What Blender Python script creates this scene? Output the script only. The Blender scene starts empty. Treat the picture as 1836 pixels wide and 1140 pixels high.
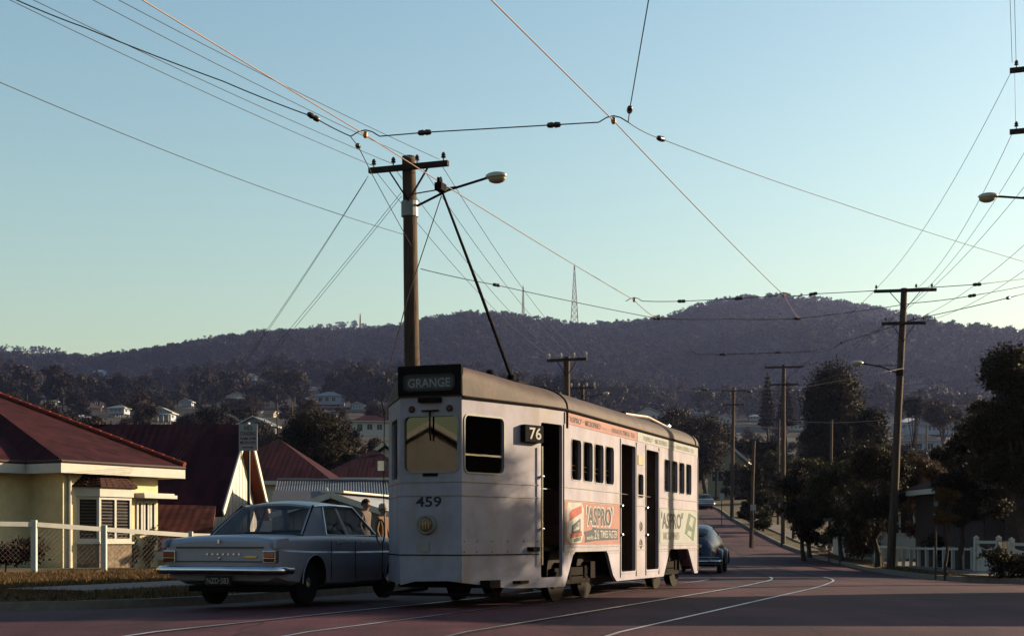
import bpy, bmesh, math, random
import numpy as np
from mathutils import Vector, Matrix, Quaternion
from mathutils.geometry import tessellate_polygon
R = math.radians
sc = bpy.context.scene
C = sc.collection
# ---------------------------------------------------------------- camera, sky, sun, exposure
F, CX, HY, EYE = 2550.0, 918.0, 966.0, 0.92      # 50 mm lens on 36 mm film; eye level row; eye height over the rails
cd = bpy.data.cameras.new('camera'); cam = bpy.data.objects.new('camera', cd); C.objects.link(cam)
cd.lens = 50; cd.sensor_width = 36; cd.sensor_fit = 'HORIZONTAL'; cd.shift_y = 396/1836; cd.clip_end = 6000; cd.clip_start = .1
cam.location = (0, 0, EYE); cam.rotation_euler = (R(90), 0, 0); sc.camera = cam
SUN_AZ, SUN_EL = 68.0, 15.5; HAZE = .000065
w = bpy.data.worlds.new('World'); sc.world = w; w.use_nodes = True
nt = w.node_tree; sk = nt.nodes.new('ShaderNodeTexSky'); sk.sky_type = 'NISHITA'; sk.sun_disc = False
sk.sun_elevation = R(SUN_EL); sk.sun_rotation = R(SUN_AZ); sk.air_density = 1.5; sk.dust_density = 1.8; sk.ozone_density = 1.3; sk.altitude = 50
hs = nt.nodes.new('ShaderNodeHueSaturation'); hs.inputs['Saturation'].default_value = 1.2; wb = nt.nodes.new('ShaderNodeMixRGB'); wb.blend_type = 'MULTIPLY'; wb.inputs[0].default_value = 1; wb.inputs[2].default_value = (1.00,1.08,1.09,1)   # slide-film colour of the whole sky
bg = nt.nodes['Background']; nt.links.new(sk.outputs[0], hs.inputs['Color']); nt.links.new(hs.outputs[0], wb.inputs[1]); nt.links.new(wb.outputs[0], bg.inputs[0]); bg.inputs[1].default_value = 0.052
sl = bpy.data.lights.new('sun', 'SUN'); so = bpy.data.objects.new('sun', sl); C.objects.link(so)
sl.energy = 5.0; sl.angle = R(.6); sl.color = (1.0, .81, .53)
SV = Vector((math.sin(R(SUN_AZ))*math.cos(R(SUN_EL)), math.cos(R(SUN_AZ))*math.cos(R(SUN_EL)), math.sin(R(SUN_EL))))
so.rotation_euler = SV.to_track_quat('Z', 'Y').to_euler(); so.location = (60, -5, 30)
sc.view_settings.view_transform = 'Standard'; sc.view_settings.look = 'None'; sc.view_settings.gamma = 1
sc.view_settings.use_curve_mapping = False; sc.view_settings.exposure = 1.80
sc.cycles.max_bounces = 6; sc.cycles.transparent_max_bounces = 12; sc.cycles.volume_bounces = 1
sc.cycles.use_denoising = True

# ---------------------------------------------------------------- helpers
def P(x, y, d):                                   # a point d metres ahead that shows at photo position x, y
    return Vector(((x-CX)/F*d, d, EYE+(HY-y)/F*d))
def PX(x, d): return (x-CX)/F*d
ST, CT = math.sin(R(20)), math.cos(R(20))         # the street runs 20 degrees to the right
def UV(u, v): return (ST*u+CT*v, CT*u-ST*v)

MATS = {}; LIT = ('cream_render','white_house_paint','ad_white','ad_cream','ad_pink','tram_silver_paint','asphalt','car_cream_paint','pale_blue_boards')   # listed colours stay as given; all others are scaled darker to deepen the shade
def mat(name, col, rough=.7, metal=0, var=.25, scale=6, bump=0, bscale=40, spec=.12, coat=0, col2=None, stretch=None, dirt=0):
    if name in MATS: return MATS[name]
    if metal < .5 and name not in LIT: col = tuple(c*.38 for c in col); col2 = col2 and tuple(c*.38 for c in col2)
    m = bpy.data.materials.new(name); m.use_nodes = True; t = m.node_tree; b = t.nodes['Principled BSDF']
    b.inputs['Roughness'].default_value = rough; b.inputs['Metallic'].default_value = metal
    b.inputs['Specular IOR Level'].default_value = spec; b.inputs['Coat Weight'].default_value = coat; b.inputs['Coat Roughness'].default_value = .08
    co = t.nodes.new('ShaderNodeTexCoord'); mp = t.nodes.new('ShaderNodeMapping'); t.links.new(co.outputs['Object'], mp.inputs[0])
    if stretch: mp.inputs['Scale'].default_value = stretch
    n = t.nodes.new('ShaderNodeTexNoise'); n.inputs['Scale'].default_value = scale; n.inputs['Detail'].default_value = 6; n.inputs['Roughness'].default_value = .65
    t.links.new(mp.outputs[0], n.inputs[0])
    r = t.nodes.new('ShaderNodeValToRGB'); t.links.new(n.outputs[0], r.inputs[0])
    c2 = col2 or col
    r.color_ramp.elements[0].position = .3; r.color_ramp.elements[1].position = .72
    r.color_ramp.elements[0].color = tuple(c*(1-var) for c in col)+(1,)
    r.color_ramp.elements[1].color = tuple(min(1, c*(1+var)) for c in c2)+(1,)
    out = r.outputs[0]
    if dirt:                                      # dusty streaks of their own shape
        n2 = t.nodes.new('ShaderNodeTexNoise'); n2.inputs['Scale'].default_value = 2.2; n2.inputs['Detail'].default_value = 8
        mp2 = t.nodes.new('ShaderNodeMapping'); mp2.inputs['Scale'].default_value = (1.6, 1.6, .5); t.links.new(co.outputs['Object'], mp2.inputs[0]); t.links.new(mp2.outputs[0], n2.inputs[0])
        rr = t.nodes.new('ShaderNodeValToRGB'); rr.color_ramp.elements[0].position = .48; rr.color_ramp.elements[1].position = .75; t.links.new(n2.outputs[0], rr.inputs[0])
        mu = t.nodes.new('ShaderNodeMath'); mu.operation = 'MULTIPLY'; mu.inputs[1].default_value = dirt; t.links.new(rr.outputs[0], mu.inputs[0])
        mx = t.nodes.new('ShaderNodeMixRGB'); t.links.new(mu.outputs[0], mx.inputs[0]); t.links.new(out, mx.inputs[1]); mx.inputs[2].default_value = (.16, .12, .09, 1); out = mx.outputs[0]
    t.links.new(out, b.inputs['Base Color'])
    if bump:
        n3 = t.nodes.new('ShaderNodeTexNoise'); n3.inputs['Scale'].default_value = bscale; n3.inputs['Detail'].default_value = 5; t.links.new(mp.outputs[0], n3.inputs[0])
        bp = t.nodes.new('ShaderNodeBump'); bp.inputs['Strength'].default_value = bump; bp.inputs['Distance'].default_value = .02
        t.links.new(n3.outputs[0], bp.inputs['Height']); t.links.new(bp.outputs[0], b.inputs['Normal'])
    MATS[name] = m; return m
def leafmat(name, c1, c2, trans=.25, lo=.7, hi=1.3):
    m = bpy.data.materials.new(name); m.use_nodes = True; t = m.node_tree; b = t.nodes['Principled BSDF']; o = t.nodes['Material Output']
    g = t.nodes.new('ShaderNodeNewGeometry'); r = t.nodes.new('ShaderNodeValToRGB'); t.links.new(g.outputs['Random Per Island'], r.inputs[0])
    r.color_ramp.elements[0].color = tuple(c*.36 for c in c1)+(1,); r.color_ramp.elements[1].color = tuple(c*.36 for c in c2)+(1,)
    oi = t.nodes.new('ShaderNodeObjectInfo'); hs = t.nodes.new('ShaderNodeHueSaturation'); mr = t.nodes.new('ShaderNodeMapRange')
    mr.inputs['To Min'].default_value = lo; mr.inputs['To Max'].default_value = hi; t.links.new(oi.outputs['Random'], mr.inputs[0]); t.links.new(mr.outputs[0], hs.inputs['Value']); t.links.new(r.outputs[0], hs.inputs['Color'])
    t.links.new(hs.outputs[0], b.inputs['Base Color']); b.inputs['Roughness'].default_value = .6; b.inputs['Specular IOR Level'].default_value = .04
    tr = t.nodes.new('ShaderNodeBsdfTranslucent'); t.links.new(hs.outputs[0], tr.inputs[0]); mx = t.nodes.new('ShaderNodeMixShader'); mx.inputs[0].default_value = trans
    t.links.new(b.outputs[0], mx.inputs[1]); t.links.new(tr.outputs[0], mx.inputs[2]); t.links.new(mx.outputs[0], o.inputs[0]); return m
def glassmat(name, tint, refl=.08, rough=.02, ior=1.5):
    m = bpy.data.materials.new(name); m.use_nodes = True; t = m.node_tree; t.nodes.remove(t.nodes['Principled BSDF']); o = t.nodes['Material Output']
    tr = t.nodes.new('ShaderNodeBsdfTransparent'); tr.inputs[0].default_value = tint+(1,)
    gl = t.nodes.new('ShaderNodeBsdfGlossy'); gl.inputs['Roughness'].default_value = rough; lw = t.nodes.new('ShaderNodeLayerWeight'); lw.inputs[0].default_value = .5; r0 = ((ior-1)/(ior+1))**2+refl
    pw = t.nodes.new('ShaderNodeMath'); pw.operation = 'POWER'; pw.inputs[1].default_value = 5; t.links.new(lw.outputs['Facing'], pw.inputs[0])   # Schlick's law for thin panes, the same from both sides
    ad = t.nodes.new('ShaderNodeMath'); ad.operation = 'MULTIPLY_ADD'; ad.inputs[1].default_value = 1-r0; ad.inputs[2].default_value = r0; ad.use_clamp = True; t.links.new(pw.outputs[0], ad.inputs[0])
    mx = t.nodes.new('ShaderNodeMixShader'); t.links.new(ad.outputs[0], mx.inputs[0]); t.links.new(tr.outputs[0], mx.inputs[1]); t.links.new(gl.outputs[0], mx.inputs[2]); t.links.new(mx.outputs[0], o.inputs[0]); return m
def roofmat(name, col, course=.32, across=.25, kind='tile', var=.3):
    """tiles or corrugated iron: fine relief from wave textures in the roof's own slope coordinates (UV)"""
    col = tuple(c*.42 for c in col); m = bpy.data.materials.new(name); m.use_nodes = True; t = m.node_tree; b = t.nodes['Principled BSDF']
    uv = t.nodes.new('ShaderNodeUVMap'); sp = t.nodes.new('ShaderNodeSeparateXYZ'); t.links.new(uv.outputs[0], sp.inputs[0])
    def saw(sock, per):
        d = t.nodes.new('ShaderNodeMath'); d.operation = 'DIVIDE'; d.inputs[1].default_value = per; t.links.new(sock, d.inputs[0])
        f = t.nodes.new('ShaderNodeMath'); f.operation = 'FRACT'; t.links.new(d.outputs[0], f.inputs[0]); return f.outputs[0]
    def sin(sock, per):
        d = t.nodes.new('ShaderNodeMath'); d.operation = 'MULTIPLY'; d.inputs[1].default_value = 2*math.pi/per; t.links.new(sock, d.inputs[0])
        f = t.nodes.new('ShaderNodeMath'); f.operation = 'SINE'; t.links.new(d.outputs[0], f.inputs[0]); return f.outputs[0]
    h = t.nodes.new('ShaderNodeMath'); h.operation = 'MULTIPLY_ADD'
    if kind == 'tile':
        t.links.new(sin(sp.outputs[0], across), h.inputs[0]); h.inputs[1].default_value = .06
        iv = t.nodes.new('ShaderNodeMath'); iv.operation = 'SUBTRACT'; iv.inputs[0].default_value = 1; t.links.new(saw(sp.outputs[1], course), iv.inputs[1]); t.links.new(iv.outputs[0], h.inputs[2])
    else:
        t.links.new(sin(sp.outputs[0], across), h.inputs[0]); h.inputs[1].default_value = .5; h.inputs[2].default_value = 0
    bp = t.nodes.new('ShaderNodeBump'); bp.inputs['Strength'].default_value = .8; bp.inputs['Distance'].default_value = .035; t.links.new(h.outputs[0], bp.inputs['Height']); t.links.new(bp.outputs[0], b.inputs['Normal'])
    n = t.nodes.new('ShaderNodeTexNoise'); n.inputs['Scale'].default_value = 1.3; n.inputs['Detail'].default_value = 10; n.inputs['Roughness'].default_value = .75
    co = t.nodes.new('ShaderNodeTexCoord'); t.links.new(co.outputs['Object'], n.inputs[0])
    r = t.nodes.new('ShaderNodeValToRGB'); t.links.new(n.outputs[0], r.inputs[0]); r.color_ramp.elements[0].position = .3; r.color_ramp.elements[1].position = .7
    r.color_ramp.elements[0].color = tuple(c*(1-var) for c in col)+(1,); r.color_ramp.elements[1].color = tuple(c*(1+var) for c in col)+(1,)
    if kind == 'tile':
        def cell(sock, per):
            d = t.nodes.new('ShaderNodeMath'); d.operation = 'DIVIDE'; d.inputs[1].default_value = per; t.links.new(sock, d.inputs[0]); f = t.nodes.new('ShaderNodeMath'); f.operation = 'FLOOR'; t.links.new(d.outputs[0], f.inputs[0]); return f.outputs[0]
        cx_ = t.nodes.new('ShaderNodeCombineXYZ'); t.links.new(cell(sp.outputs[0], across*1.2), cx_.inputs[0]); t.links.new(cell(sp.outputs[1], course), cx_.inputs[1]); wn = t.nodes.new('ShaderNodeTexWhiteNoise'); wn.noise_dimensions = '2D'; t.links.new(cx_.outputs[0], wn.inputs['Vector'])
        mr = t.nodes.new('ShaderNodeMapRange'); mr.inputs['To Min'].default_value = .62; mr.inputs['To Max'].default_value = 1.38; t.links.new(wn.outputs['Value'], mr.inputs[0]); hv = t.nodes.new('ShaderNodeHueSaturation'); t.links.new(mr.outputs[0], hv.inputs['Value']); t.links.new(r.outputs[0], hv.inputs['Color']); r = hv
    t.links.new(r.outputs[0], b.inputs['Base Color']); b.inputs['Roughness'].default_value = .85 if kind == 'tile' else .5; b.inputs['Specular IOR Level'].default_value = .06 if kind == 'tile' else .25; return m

class MB:
    def __init__(s): s.v = []; s.f = []; s.mi = []
    def add(s, vs, fs, mi=0):
        o = len(s.v); s.v += [tuple(v) for v in vs]; s.f += [tuple(i+o for i in f) for f in fs]; s.mi += [mi]*len(fs); return s
    def box(s, x0, x1, y0, y1, z0, z1, mi=0):
        return s.add([(x0,y0,z0),(x1,y0,z0),(x1,y1,z0),(x0,y1,z0),(x0,y0,z1),(x1,y0,z1),(x1,y1,z1),(x0,y1,z1)], [(0,3,2,1),(4,5,6,7),(0,1,5,4),(1,2,6,5),(2,3,7,6),(3,0,4,7)], mi)
    def tube(s, pts, r, n=8, cap=True, mi=0):
        pts = [Vector(p) for p in pts]; k = len(pts); rs = r if isinstance(r, (list, tuple)) else [r]*k
        vs = []; fs = []; up = None
        for i, p in enumerate(pts):
            d = (pts[min(i+1, k-1)]-pts[max(i-1, 0)]).normalized()
            if up is None: up = Vector((0,0,1)) if abs(d.z) < .9 else Vector((1,0,0))
            a = d.cross(up).normalized(); b = a.cross(d).normalized(); up = b
            for j in range(n):
                t = 2*math.pi*j/n; vs.append(p+(a*math.cos(t)+b*math.sin(t))*rs[i])
        for i in range(k-1):
            for j in range(n): fs.append((i*n+j, i*n+(j+1) % n, (i+1)*n+(j+1) % n, (i+1)*n+j))
        if cap: fs += [tuple(range(n))[::-1], tuple(range((k-1)*n, k*n))]
        return s.add(vs, fs, mi)
    def bar(s, a, b, w, h, mi=0):                 # a rectangular bar from a to b
        a, b = Vector(a), Vector(b); d = (b-a).normalized(); up = Vector((0,0,1)) if abs(d.z) < .95 else Vector((1,0,0))
        x = d.cross(up).normalized()*w/2; y = x.cross(d).normalized()*h/2
        vs = [q+i*x+j*y for q in (a, b) for i, j in ((-1,-1),(1,-1),(1,1),(-1,1))]
        return s.add(vs, [(0,1,2,3),(7,6,5,4),(0,4,5,1),(1,5,6,2),(2,6,7,3),(3,7,4,0)], mi)
    def ell(s, c, r, n=12, m=8, mi=0):
        c = Vector(c); vs = []; fs = []
        for i in range(m+1):
            p = math.pi*i/m
            for j in range(n): t = 2*math.pi*j/n; vs.append((c.x+r[0]*math.sin(p)*math.cos(t), c.y+r[1]*math.sin(p)*math.sin(t), c.z+r[2]*math.cos(p)))
        for i in range(m):
            for j in range(n): fs.append((i*n+j, (i+1)*n+j, (i+1)*n+(j+1) % n, i*n+(j+1) % n))
        return s.add(vs, fs, mi)
    def grid(s, pts, mi=0, close=False):          # rows of points
        a = len(pts); b = len(pts[0]); vs = [p for r in pts for p in r]; fs = []
        for i in range(a-1):
            for j in range(b if close else b-1): fs.append((i*b+j, i*b+(j+1) % b, (i+1)*b+(j+1) % b, (i+1)*b+j))
        return s.add(vs, fs, mi)
    def prism(s, poly, z0, z1, mi=0):             # plan polygon extruded upwards
        n = len(poly); return s.add([(x,y,z0) for x,y in poly]+[(x,y,z1) for x,y in poly], [tuple(range(n))[::-1], tuple(range(n, 2*n))]+[(i,(i+1) % n,n+(i+1) % n,n+i) for i in range(n)], mi)
    def lathe(s, prof, c, axis='z', n=16, mi=0):
        c = Vector(c); rows = []
        for r, h in prof:
            row = []
            for j in range(n):
                t = 2*math.pi*j/n; a, b = r*math.cos(t), r*math.sin(t)
                row.append(c+Vector({'z':(a,b,h),'x':(h,a,b),'y':(b,h,a)}[axis]))
            rows.append(row)
        o = len(s.v); s.grid(rows, mi, True)
        s.f.append(tuple(o+i for i in range(n))[::-1]); s.f.append(tuple(o+(len(prof)-1)*n+i for i in range(n))); s.mi += [mi, mi]; return s
    def mesh(s, name, mats, smooth=False, bevel=0):
        me = bpy.data.meshes.new(name); me.from_pydata(s.v, [], s.f)
        for m in (mats if isinstance(mats, (list, tuple)) else [mats]): me.materials.append(m)
        me.polygons.foreach_set('material_index', s.mi)
        bm = bmesh.new(); bm.from_mesh(me); bmesh.ops.recalc_face_normals(bm, faces=bm.faces)
        if bevel: bmesh.ops.bevel(bm, geom=list(bm.edges), offset=bevel, segments=2, affect='EDGES', profile=.6)
        bm.to_mesh(me); bm.free()
        if smooth: me.polygons.foreach_set('use_smooth', [True]*len(me.polygons))
        if smooth == 'auto' : me.set_sharp_from_angle(angle=R(35))
        me.update(); return me
    def build(s, name, mats, parent=None, smooth=False, bevel=0):
        return link(name, s.mesh(name, mats, smooth, bevel), parent)
def link(name, data, parent=None):
    o = bpy.data.objects.new(name, data); C.objects.link(o)
    if parent: o.parent = parent
    return o
def tag(o, label, cat, group=None):
    o['label'] = label; o['category'] = cat
    if group: o['group'] = group
    return o
def thing(name, label, cat, loc=(0,0,0), rz=0, group=None):
    o = link(name, None); o.location = loc; o.rotation_euler = (0,0,rz); o.empty_display_size = .3; return tag(o, label, cat, group)
def struct(o): o['kind'] = 'structure'; return o
def copy_tree(o, parent=None):
    c = o.copy(); C.objects.link(c); c.parent = parent
    for ch in list(o.children): copy_tree(ch, c)
    return c
def rrect(x0, x1, z0, z1, r, n=4):
    pts = []
    for cx, cz, a0 in ((x1-r,z1-r,0),(x0+r,z1-r,90),(x0+r,z0+r,180),(x1-r,z0+r,270)):
        for i in range(n+1): a = R(a0+90*i/n); pts.append((cx+r*math.cos(a), cz+r*math.sin(a)))
    return pts
def sheet(mb, org, xd, outer, holes, th, mi=0, inset=0):
    """a plate in the plane org + s*xd + z*up with real openings; its outer side faces xd x up, thickness goes inwards"""
    org = Vector(org); xd = Vector(xd).normalized(); up = Vector((0,0,1)); n = xd.cross(up)
    loops = [outer]+holes; flat = [Vector((a, b, 0)) for l in loops for a, b in l]
    tris = tessellate_polygon([[Vector((a, b, 0)) for a, b in l] for l in loops])
    N = len(flat); f3 = [org+xd*p.x+up*p.y-n*inset for p in flat]; b3 = [p-n*th for p in f3]
    fs = [tuple(t) for t in tris]+[tuple(N+i for i in reversed(t)) for t in tris]
    o = 0
    for l in loops:
        k = len(l)
        for i in range(k): a, b = o+i, o+(i+1) % k; fs.append((a, b, N+b, N+a))
        o += k
    mb.add(f3+b3, fs, mi); return mb
_font_cache = {}
def text(name, body, m, org, xd, width, height, parent, fat=.0, up=(0,0,1), lift=.004, font_shear=0):
    """flat lettering: stretched to width x height, its lower left corner at org, facing xd x up"""
    cu = bpy.data.curves.new(name, 'FONT'); cu.body = body; cu.size = 1; cu.offset = fat; cu.shear = font_shear; cu.resolution_u = 3
    tmp = bpy.data.objects.new(name, cu); C.objects.link(tmp); dg = bpy.context.evaluated_depsgraph_get(); dg.update()
    me = bpy.data.meshes.new_from_object(tmp.evaluated_get(dg)); bpy.data.objects.remove(tmp); bpy.data.curves.remove(cu)
    co = np.empty(len(me.vertices)*3); me.vertices.foreach_get('co', co); co = co.reshape(-1, 3)
    mn, mx = co.min(0), co.max(0); s = (co[:, :2]-mn[:2])/(mx[:2]-mn[:2]); xd = np.array(Vector(xd).normalized()); up = np.array(Vector(up).normalized()); n = np.cross(xd, up)
    p = np.array(org)[None]+s[:, :1]*width*xd+s[:, 1:]*height*up+n*lift
    me.vertices.foreach_set('co', p.ravel()); me.materials.clear(); me.materials.append(m); me.update(); me.name = name
    return link(name, me, parent)

# ---------------------------------------------------------------- terrain functions
def sstep(x, a, b): t = np.clip((np.asarray(x, float)-a)/(b-a), 0, 1); return t*t*(3-2*t)
def road_z(Y): return np.interp(Y, [-60,0,10,14,30,40,50,65,80,113,132,170,220,260], [-1.6,-.66,-.12,0,0,-.12,-.12,.1,.6,2.6,3.7,6.4,9.0,10])
KL = [(-60,-30),(-20,-20),(0,-16.5),(14,-13.2),(17.6,-11.5),(19.2,-8.0),(20.0,-6.0),(21.2,-4.75),(25,-3.2),(31,-1.0),(36,.75),(42,2.3),(50,3.6),(65,5.6),(80,7.4),(113,10.4),(132,11.4),(145,10.6),(155,8),(165,3),(190,-12),(220,-26)]
KR = [(-60,8),(0,13.2),(15,12.6),(24,11.8),(31,11.4),(36,11.2),(45,11.9),(50,12.5),(65,13.9),(80,15.2),(95,16.1),(113,17.4),(132,19.2),(145,19.4),(155,18.2),(165,14.5),(175,8),(190,-1),(220,-15)]
def XL(Y): return np.interp(Y, [a for a, b in KL], [b for a, b in KL])
def XR(Y): return np.interp(Y, [a for a, b in KR], [b for a, b in KR])
def road_surf(X, Y):
    l, r = XL(Y), XR(Y); t = np.clip((X-l)/(r-l), 0, 1)*2-1; return road_z(Y)-.07*t*t*np.abs(t)
CREST = ([-900,-400,0,100,165,250,320,400,480,560,640,700,760,830,900,960,1030,1100,1150,1200,1270,1340,1420,1500,1560,1640,1720,1780,1836,2200,2800],
         [650,640,640,645,646,637,624,611,600,597,599,591,579,567,568,576,588,585,581,571,549,537,536,547,557,573,598,622,640,700,730])
RIDGE2 = ([-900,-200,0,100,170,300,450,540,600,650,720,800,900,2800],[640,618,626,632,648,660,612,592,587,586,596,625,680,720])
def vnoise(x, y, s):
    x = np.asarray(x, float)/s; y = np.asarray(y, float)/s; xi = np.floor(x); yi = np.floor(y); fx = x-xi; fy = y-yi
    h = lambda a, b: np.modf(np.abs(np.sin(a*127.1+b*311.7)*43758.5453))[0]
    fx = fx*fx*(3-2*fx); fy = fy*fy*(3-2*fy)
    return (h(xi,yi)*(1-fx)+h(xi+1,yi)*fx)*(1-fy)+(h(xi,yi+1)*(1-fx)+h(xi+1,yi+1)*fx)*fy
YT = [-60,0,30,42,50,60,75,100,150,200,300,400,600,800]
ZLT = [-1.2,-.5,.2,.15,-.6,-.6,.2,2.7,7.6,13.5,24,35,60,88]
ZRT = [-.6,-.4,.2,.1,.3,.6,1.2,3.2,6.5,9.5,18,29,52,80]
def far_z(X, Y):
    X = np.asarray(X, float); Y = np.asarray(Y, float); px = CX+F*X/np.maximum(Y, 30)
    wr = sstep(px, 700, 1300); zl = np.interp(Y, YT, ZLT); zr = np.interp(Y, YT, ZRT); z0 = zl*(1-wr)+zr*wr
    cr = np.interp(px, *CREST)+19; zc = EYE+(HY-cr)*1500/F; r2 = np.interp(px, *RIDGE2)+7; z2 = EYE+(HY-r2)*2100/F
    t = np.clip((Y-800)/700, 0, 1); zh = z0+(zc-z0)*(t*.55+.45*t*t*(3-2*t))
    spur = (vnoise(X+40, Y*.7, 190)-.5)*66+(vnoise(X, Y, 75)-.5)*24
    zh = zh+spur*sstep(Y, 480, 950)*(1-sstep(Y, 980, 1330))
    zb = zc-(Y-1500)*.30; zb = np.maximum(zb, z2-np.abs(Y-2100)*.42)
    return np.where(Y < 800, z0+spur*sstep(Y, 480, 950)*(Y < 800), np.where(Y < 1500, zh, zb))
def gz(X, Y):
    """ground height beside the road"""
    X = np.asarray(X, float); Y = np.asarray(Y, float); l, r = XL(Y), XR(Y)
    off = np.where(X < (l+r)/2, l-X, X-r); off = np.where(Y > 220, 999, off)
    near = road_z(Y)-.07+.11+np.clip(off, 0, 8)*.02
    wq = sstep(off, 4, 26); z = near*(1-wq)+far_z(X, Y)*wq
    return z
def G(X, Y): return float(gz(X, Y))

# ---------------------------------------------------------------- the setting
def asphalt_mat():
    m = bpy.data.materials.new('asphalt'); m.use_nodes = True; t = m.node_tree; b = t.nodes['Principled BSDF']; N = t.nodes.new; L = t.links.new
    co = N('ShaderNodeTexCoord')
    def noise(sc_, det=6, stretch=None, rough=.6):
        n = N('ShaderNodeTexNoise'); n.inputs['Scale'].default_value = sc_; n.inputs['Detail'].default_value = det; n.inputs['Roughness'].default_value = rough
        mp = N('ShaderNodeMapping'); mp.inputs['Rotation'].default_value = (0,0,R(20)); mp.inputs['Scale'].default_value = stretch or (1,1,1); L(co.outputs['Object'], mp.inputs[0]); L(mp.outputs[0], n.inputs[0]); return n.outputs[0]
    def ramp(s, p0, p1, c0, c1):
        r = N('ShaderNodeValToRGB'); r.color_ramp.elements[0].position = p0; r.color_ramp.elements[1].position = p1; r.color_ramp.elements[0].color = c0+(1,); r.color_ramp.elements[1].color = c1+(1,); L(s, r.inputs[0]); return r.outputs[0]
    def mul(x, y):
        q = N('ShaderNodeMixRGB'); q.blend_type = 'MULTIPLY'; q.inputs[0].default_value = 1; L(x, q.inputs[1]); L(y, q.inputs[2]); return q.outputs[0]
    base = ramp(noise(1.3), .3, .7, (.039,.0115,.0195), (.056,.0170,.0270))
    base = mul(base, ramp(noise(26, 3), .35, .7, (.62,.62,.62), (1.4,1.4,1.4)))            # stones
    base = mul(base, ramp(noise(.22, 3), .42, .58, (.68,.68,.70), (1.18,1.16,1.14)))          # relaid patches
    base = mul(base, ramp(noise(.55, 5, (1.6,.16,1)), .44, .62, (1,1,1), (.62,.62,.64)))      # oil and tyre wear along the lanes
    v = N('ShaderNodeTexVoronoi'); v.feature = 'DISTANCE_TO_EDGE'; v.inputs['Scale'].default_value = .45; wv = N('ShaderNodeMixRGB'); wv.inputs[0].default_value = .12; L(co.outputs['Object'], wv.inputs[1]); nn = N('ShaderNodeTexNoise'); nn.inputs['Scale'].default_value = 1.4; L(co.outputs['Object'], nn.inputs[0]); L(nn.outputs['Color'], wv.inputs[2]); L(wv.outputs[0], v.inputs[0])
    base = mul(base, ramp(v.outputs['Distance'], .0, .012, (.35,.35,.35), (1,1,1)))           # cracks
    L(base, b.inputs['Base Color']); b.inputs['Roughness'].default_value = .8; b.inputs['Specular IOR Level'].default_value = .12
    bp = N('ShaderNodeBump'); bp.inputs['Strength'].default_value = .5; bp.inputs['Distance'].default_value = .012; L(noise(45, 4), bp.inputs['Height']); L(bp.outputs[0], b.inputs['Normal']); return m
asphalt = asphalt_mat()
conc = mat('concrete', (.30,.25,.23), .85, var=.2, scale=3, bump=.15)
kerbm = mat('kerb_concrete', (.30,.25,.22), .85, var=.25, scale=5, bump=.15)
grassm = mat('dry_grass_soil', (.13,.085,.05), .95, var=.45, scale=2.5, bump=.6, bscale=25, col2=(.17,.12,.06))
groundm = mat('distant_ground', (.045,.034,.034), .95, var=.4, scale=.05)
ys = sorted(set([-60,-45,-30,-20,-10,-5,0]+list(np.arange(2,70,1.0))+list(np.arange(70,150,3.))+list(np.arange(150,221,5.))+[17.6,19.2,21.2]))
mb = MB(); mb.grid([[(x, y, float(road_surf(x, y))) for x in np.linspace(XL(y), XR(y), 25)] for y in ys]); struct(mb.build('road', asphalt, smooth=True))
OFF = [0,.25,.6,1,1.5,2,2.7,3.5,4.5,6,8,10,13,17,22,28,36,48,64,90,130,180]
for nm, s, X0 in (('ground_left', -1, XL), ('ground_right', 1, XR)):
    mb = MB(); mb.grid([[(float(X0(y))+s*(.14+o), y, G(float(X0(y))+s*(.14+o), y)+(0 if o < .5 or o > 20 or y < 5 else .05*(float(vnoise((X0(y)+s*o)*1.0, y, .9))-.5))) for o in OFF] for y in ys]); struct(mb.build(nm, grassm, smooth=True))
mb = MB(); yy = list(np.linspace(214, 800, 45))+list(np.linspace(820, 2350, 90)); mb.grid([[(x, y, float(far_z(x, y))-(.4 if y < 216 else 0)) for x in np.linspace(-.62*y-60, .62*y+60, 130)] for y in yy]); struct(mb.build('hills', groundm, smooth=True))
def strip(X0, s, o0, o1, y0, y1, zt, zb, name, m, step=1.0):   # a kerb or path that follows the road edge
    mb = MB(); rows = []
    for y in np.arange(y0, y1+.01, step):
        a, b = float(X0(y))+s*o0, float(X0(y))+s*o1; za, zb_ = zt(a, y), zt(b, y); base = float(road_z(y))-.3
        rows.append([(a, y, base), (a, y, za), (b, y, zb_), (b, y, base)])
    mb.grid(rows); return mb.build(name, m)
kt = lambda x, y: float(road_z(y))-.07+.125
for nm, s, X0 in (('kerb_left', -1, XL), ('kerb_right', 1, XR)): struct(strip(X0, s, 0, .16, 4, 200, kt, 0, nm, kerbm, .8))
pt = lambda x, y: G(x, y)+.045
struct(strip(XR, 1, 1.1, 2.3, 8, 120, pt, 0, 'footpath_right', conc)); struct(strip(XL, -1, 2.2, 3.5, 22, 120, pt, 0, 'footpath_left', conc))
pthx = [(15.2,34.2),(11.1,33.0),(11.1,35.6),(15.2,36.2)]
mb = MB(); mb.add([(x, y, max(G(x, y), float(road_surf(min(x, float(XR(y))-.01), y)))+.07) for x, y in pthx], [(0,1,2,3)]); struct(mb.build('driveway', conc))

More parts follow.
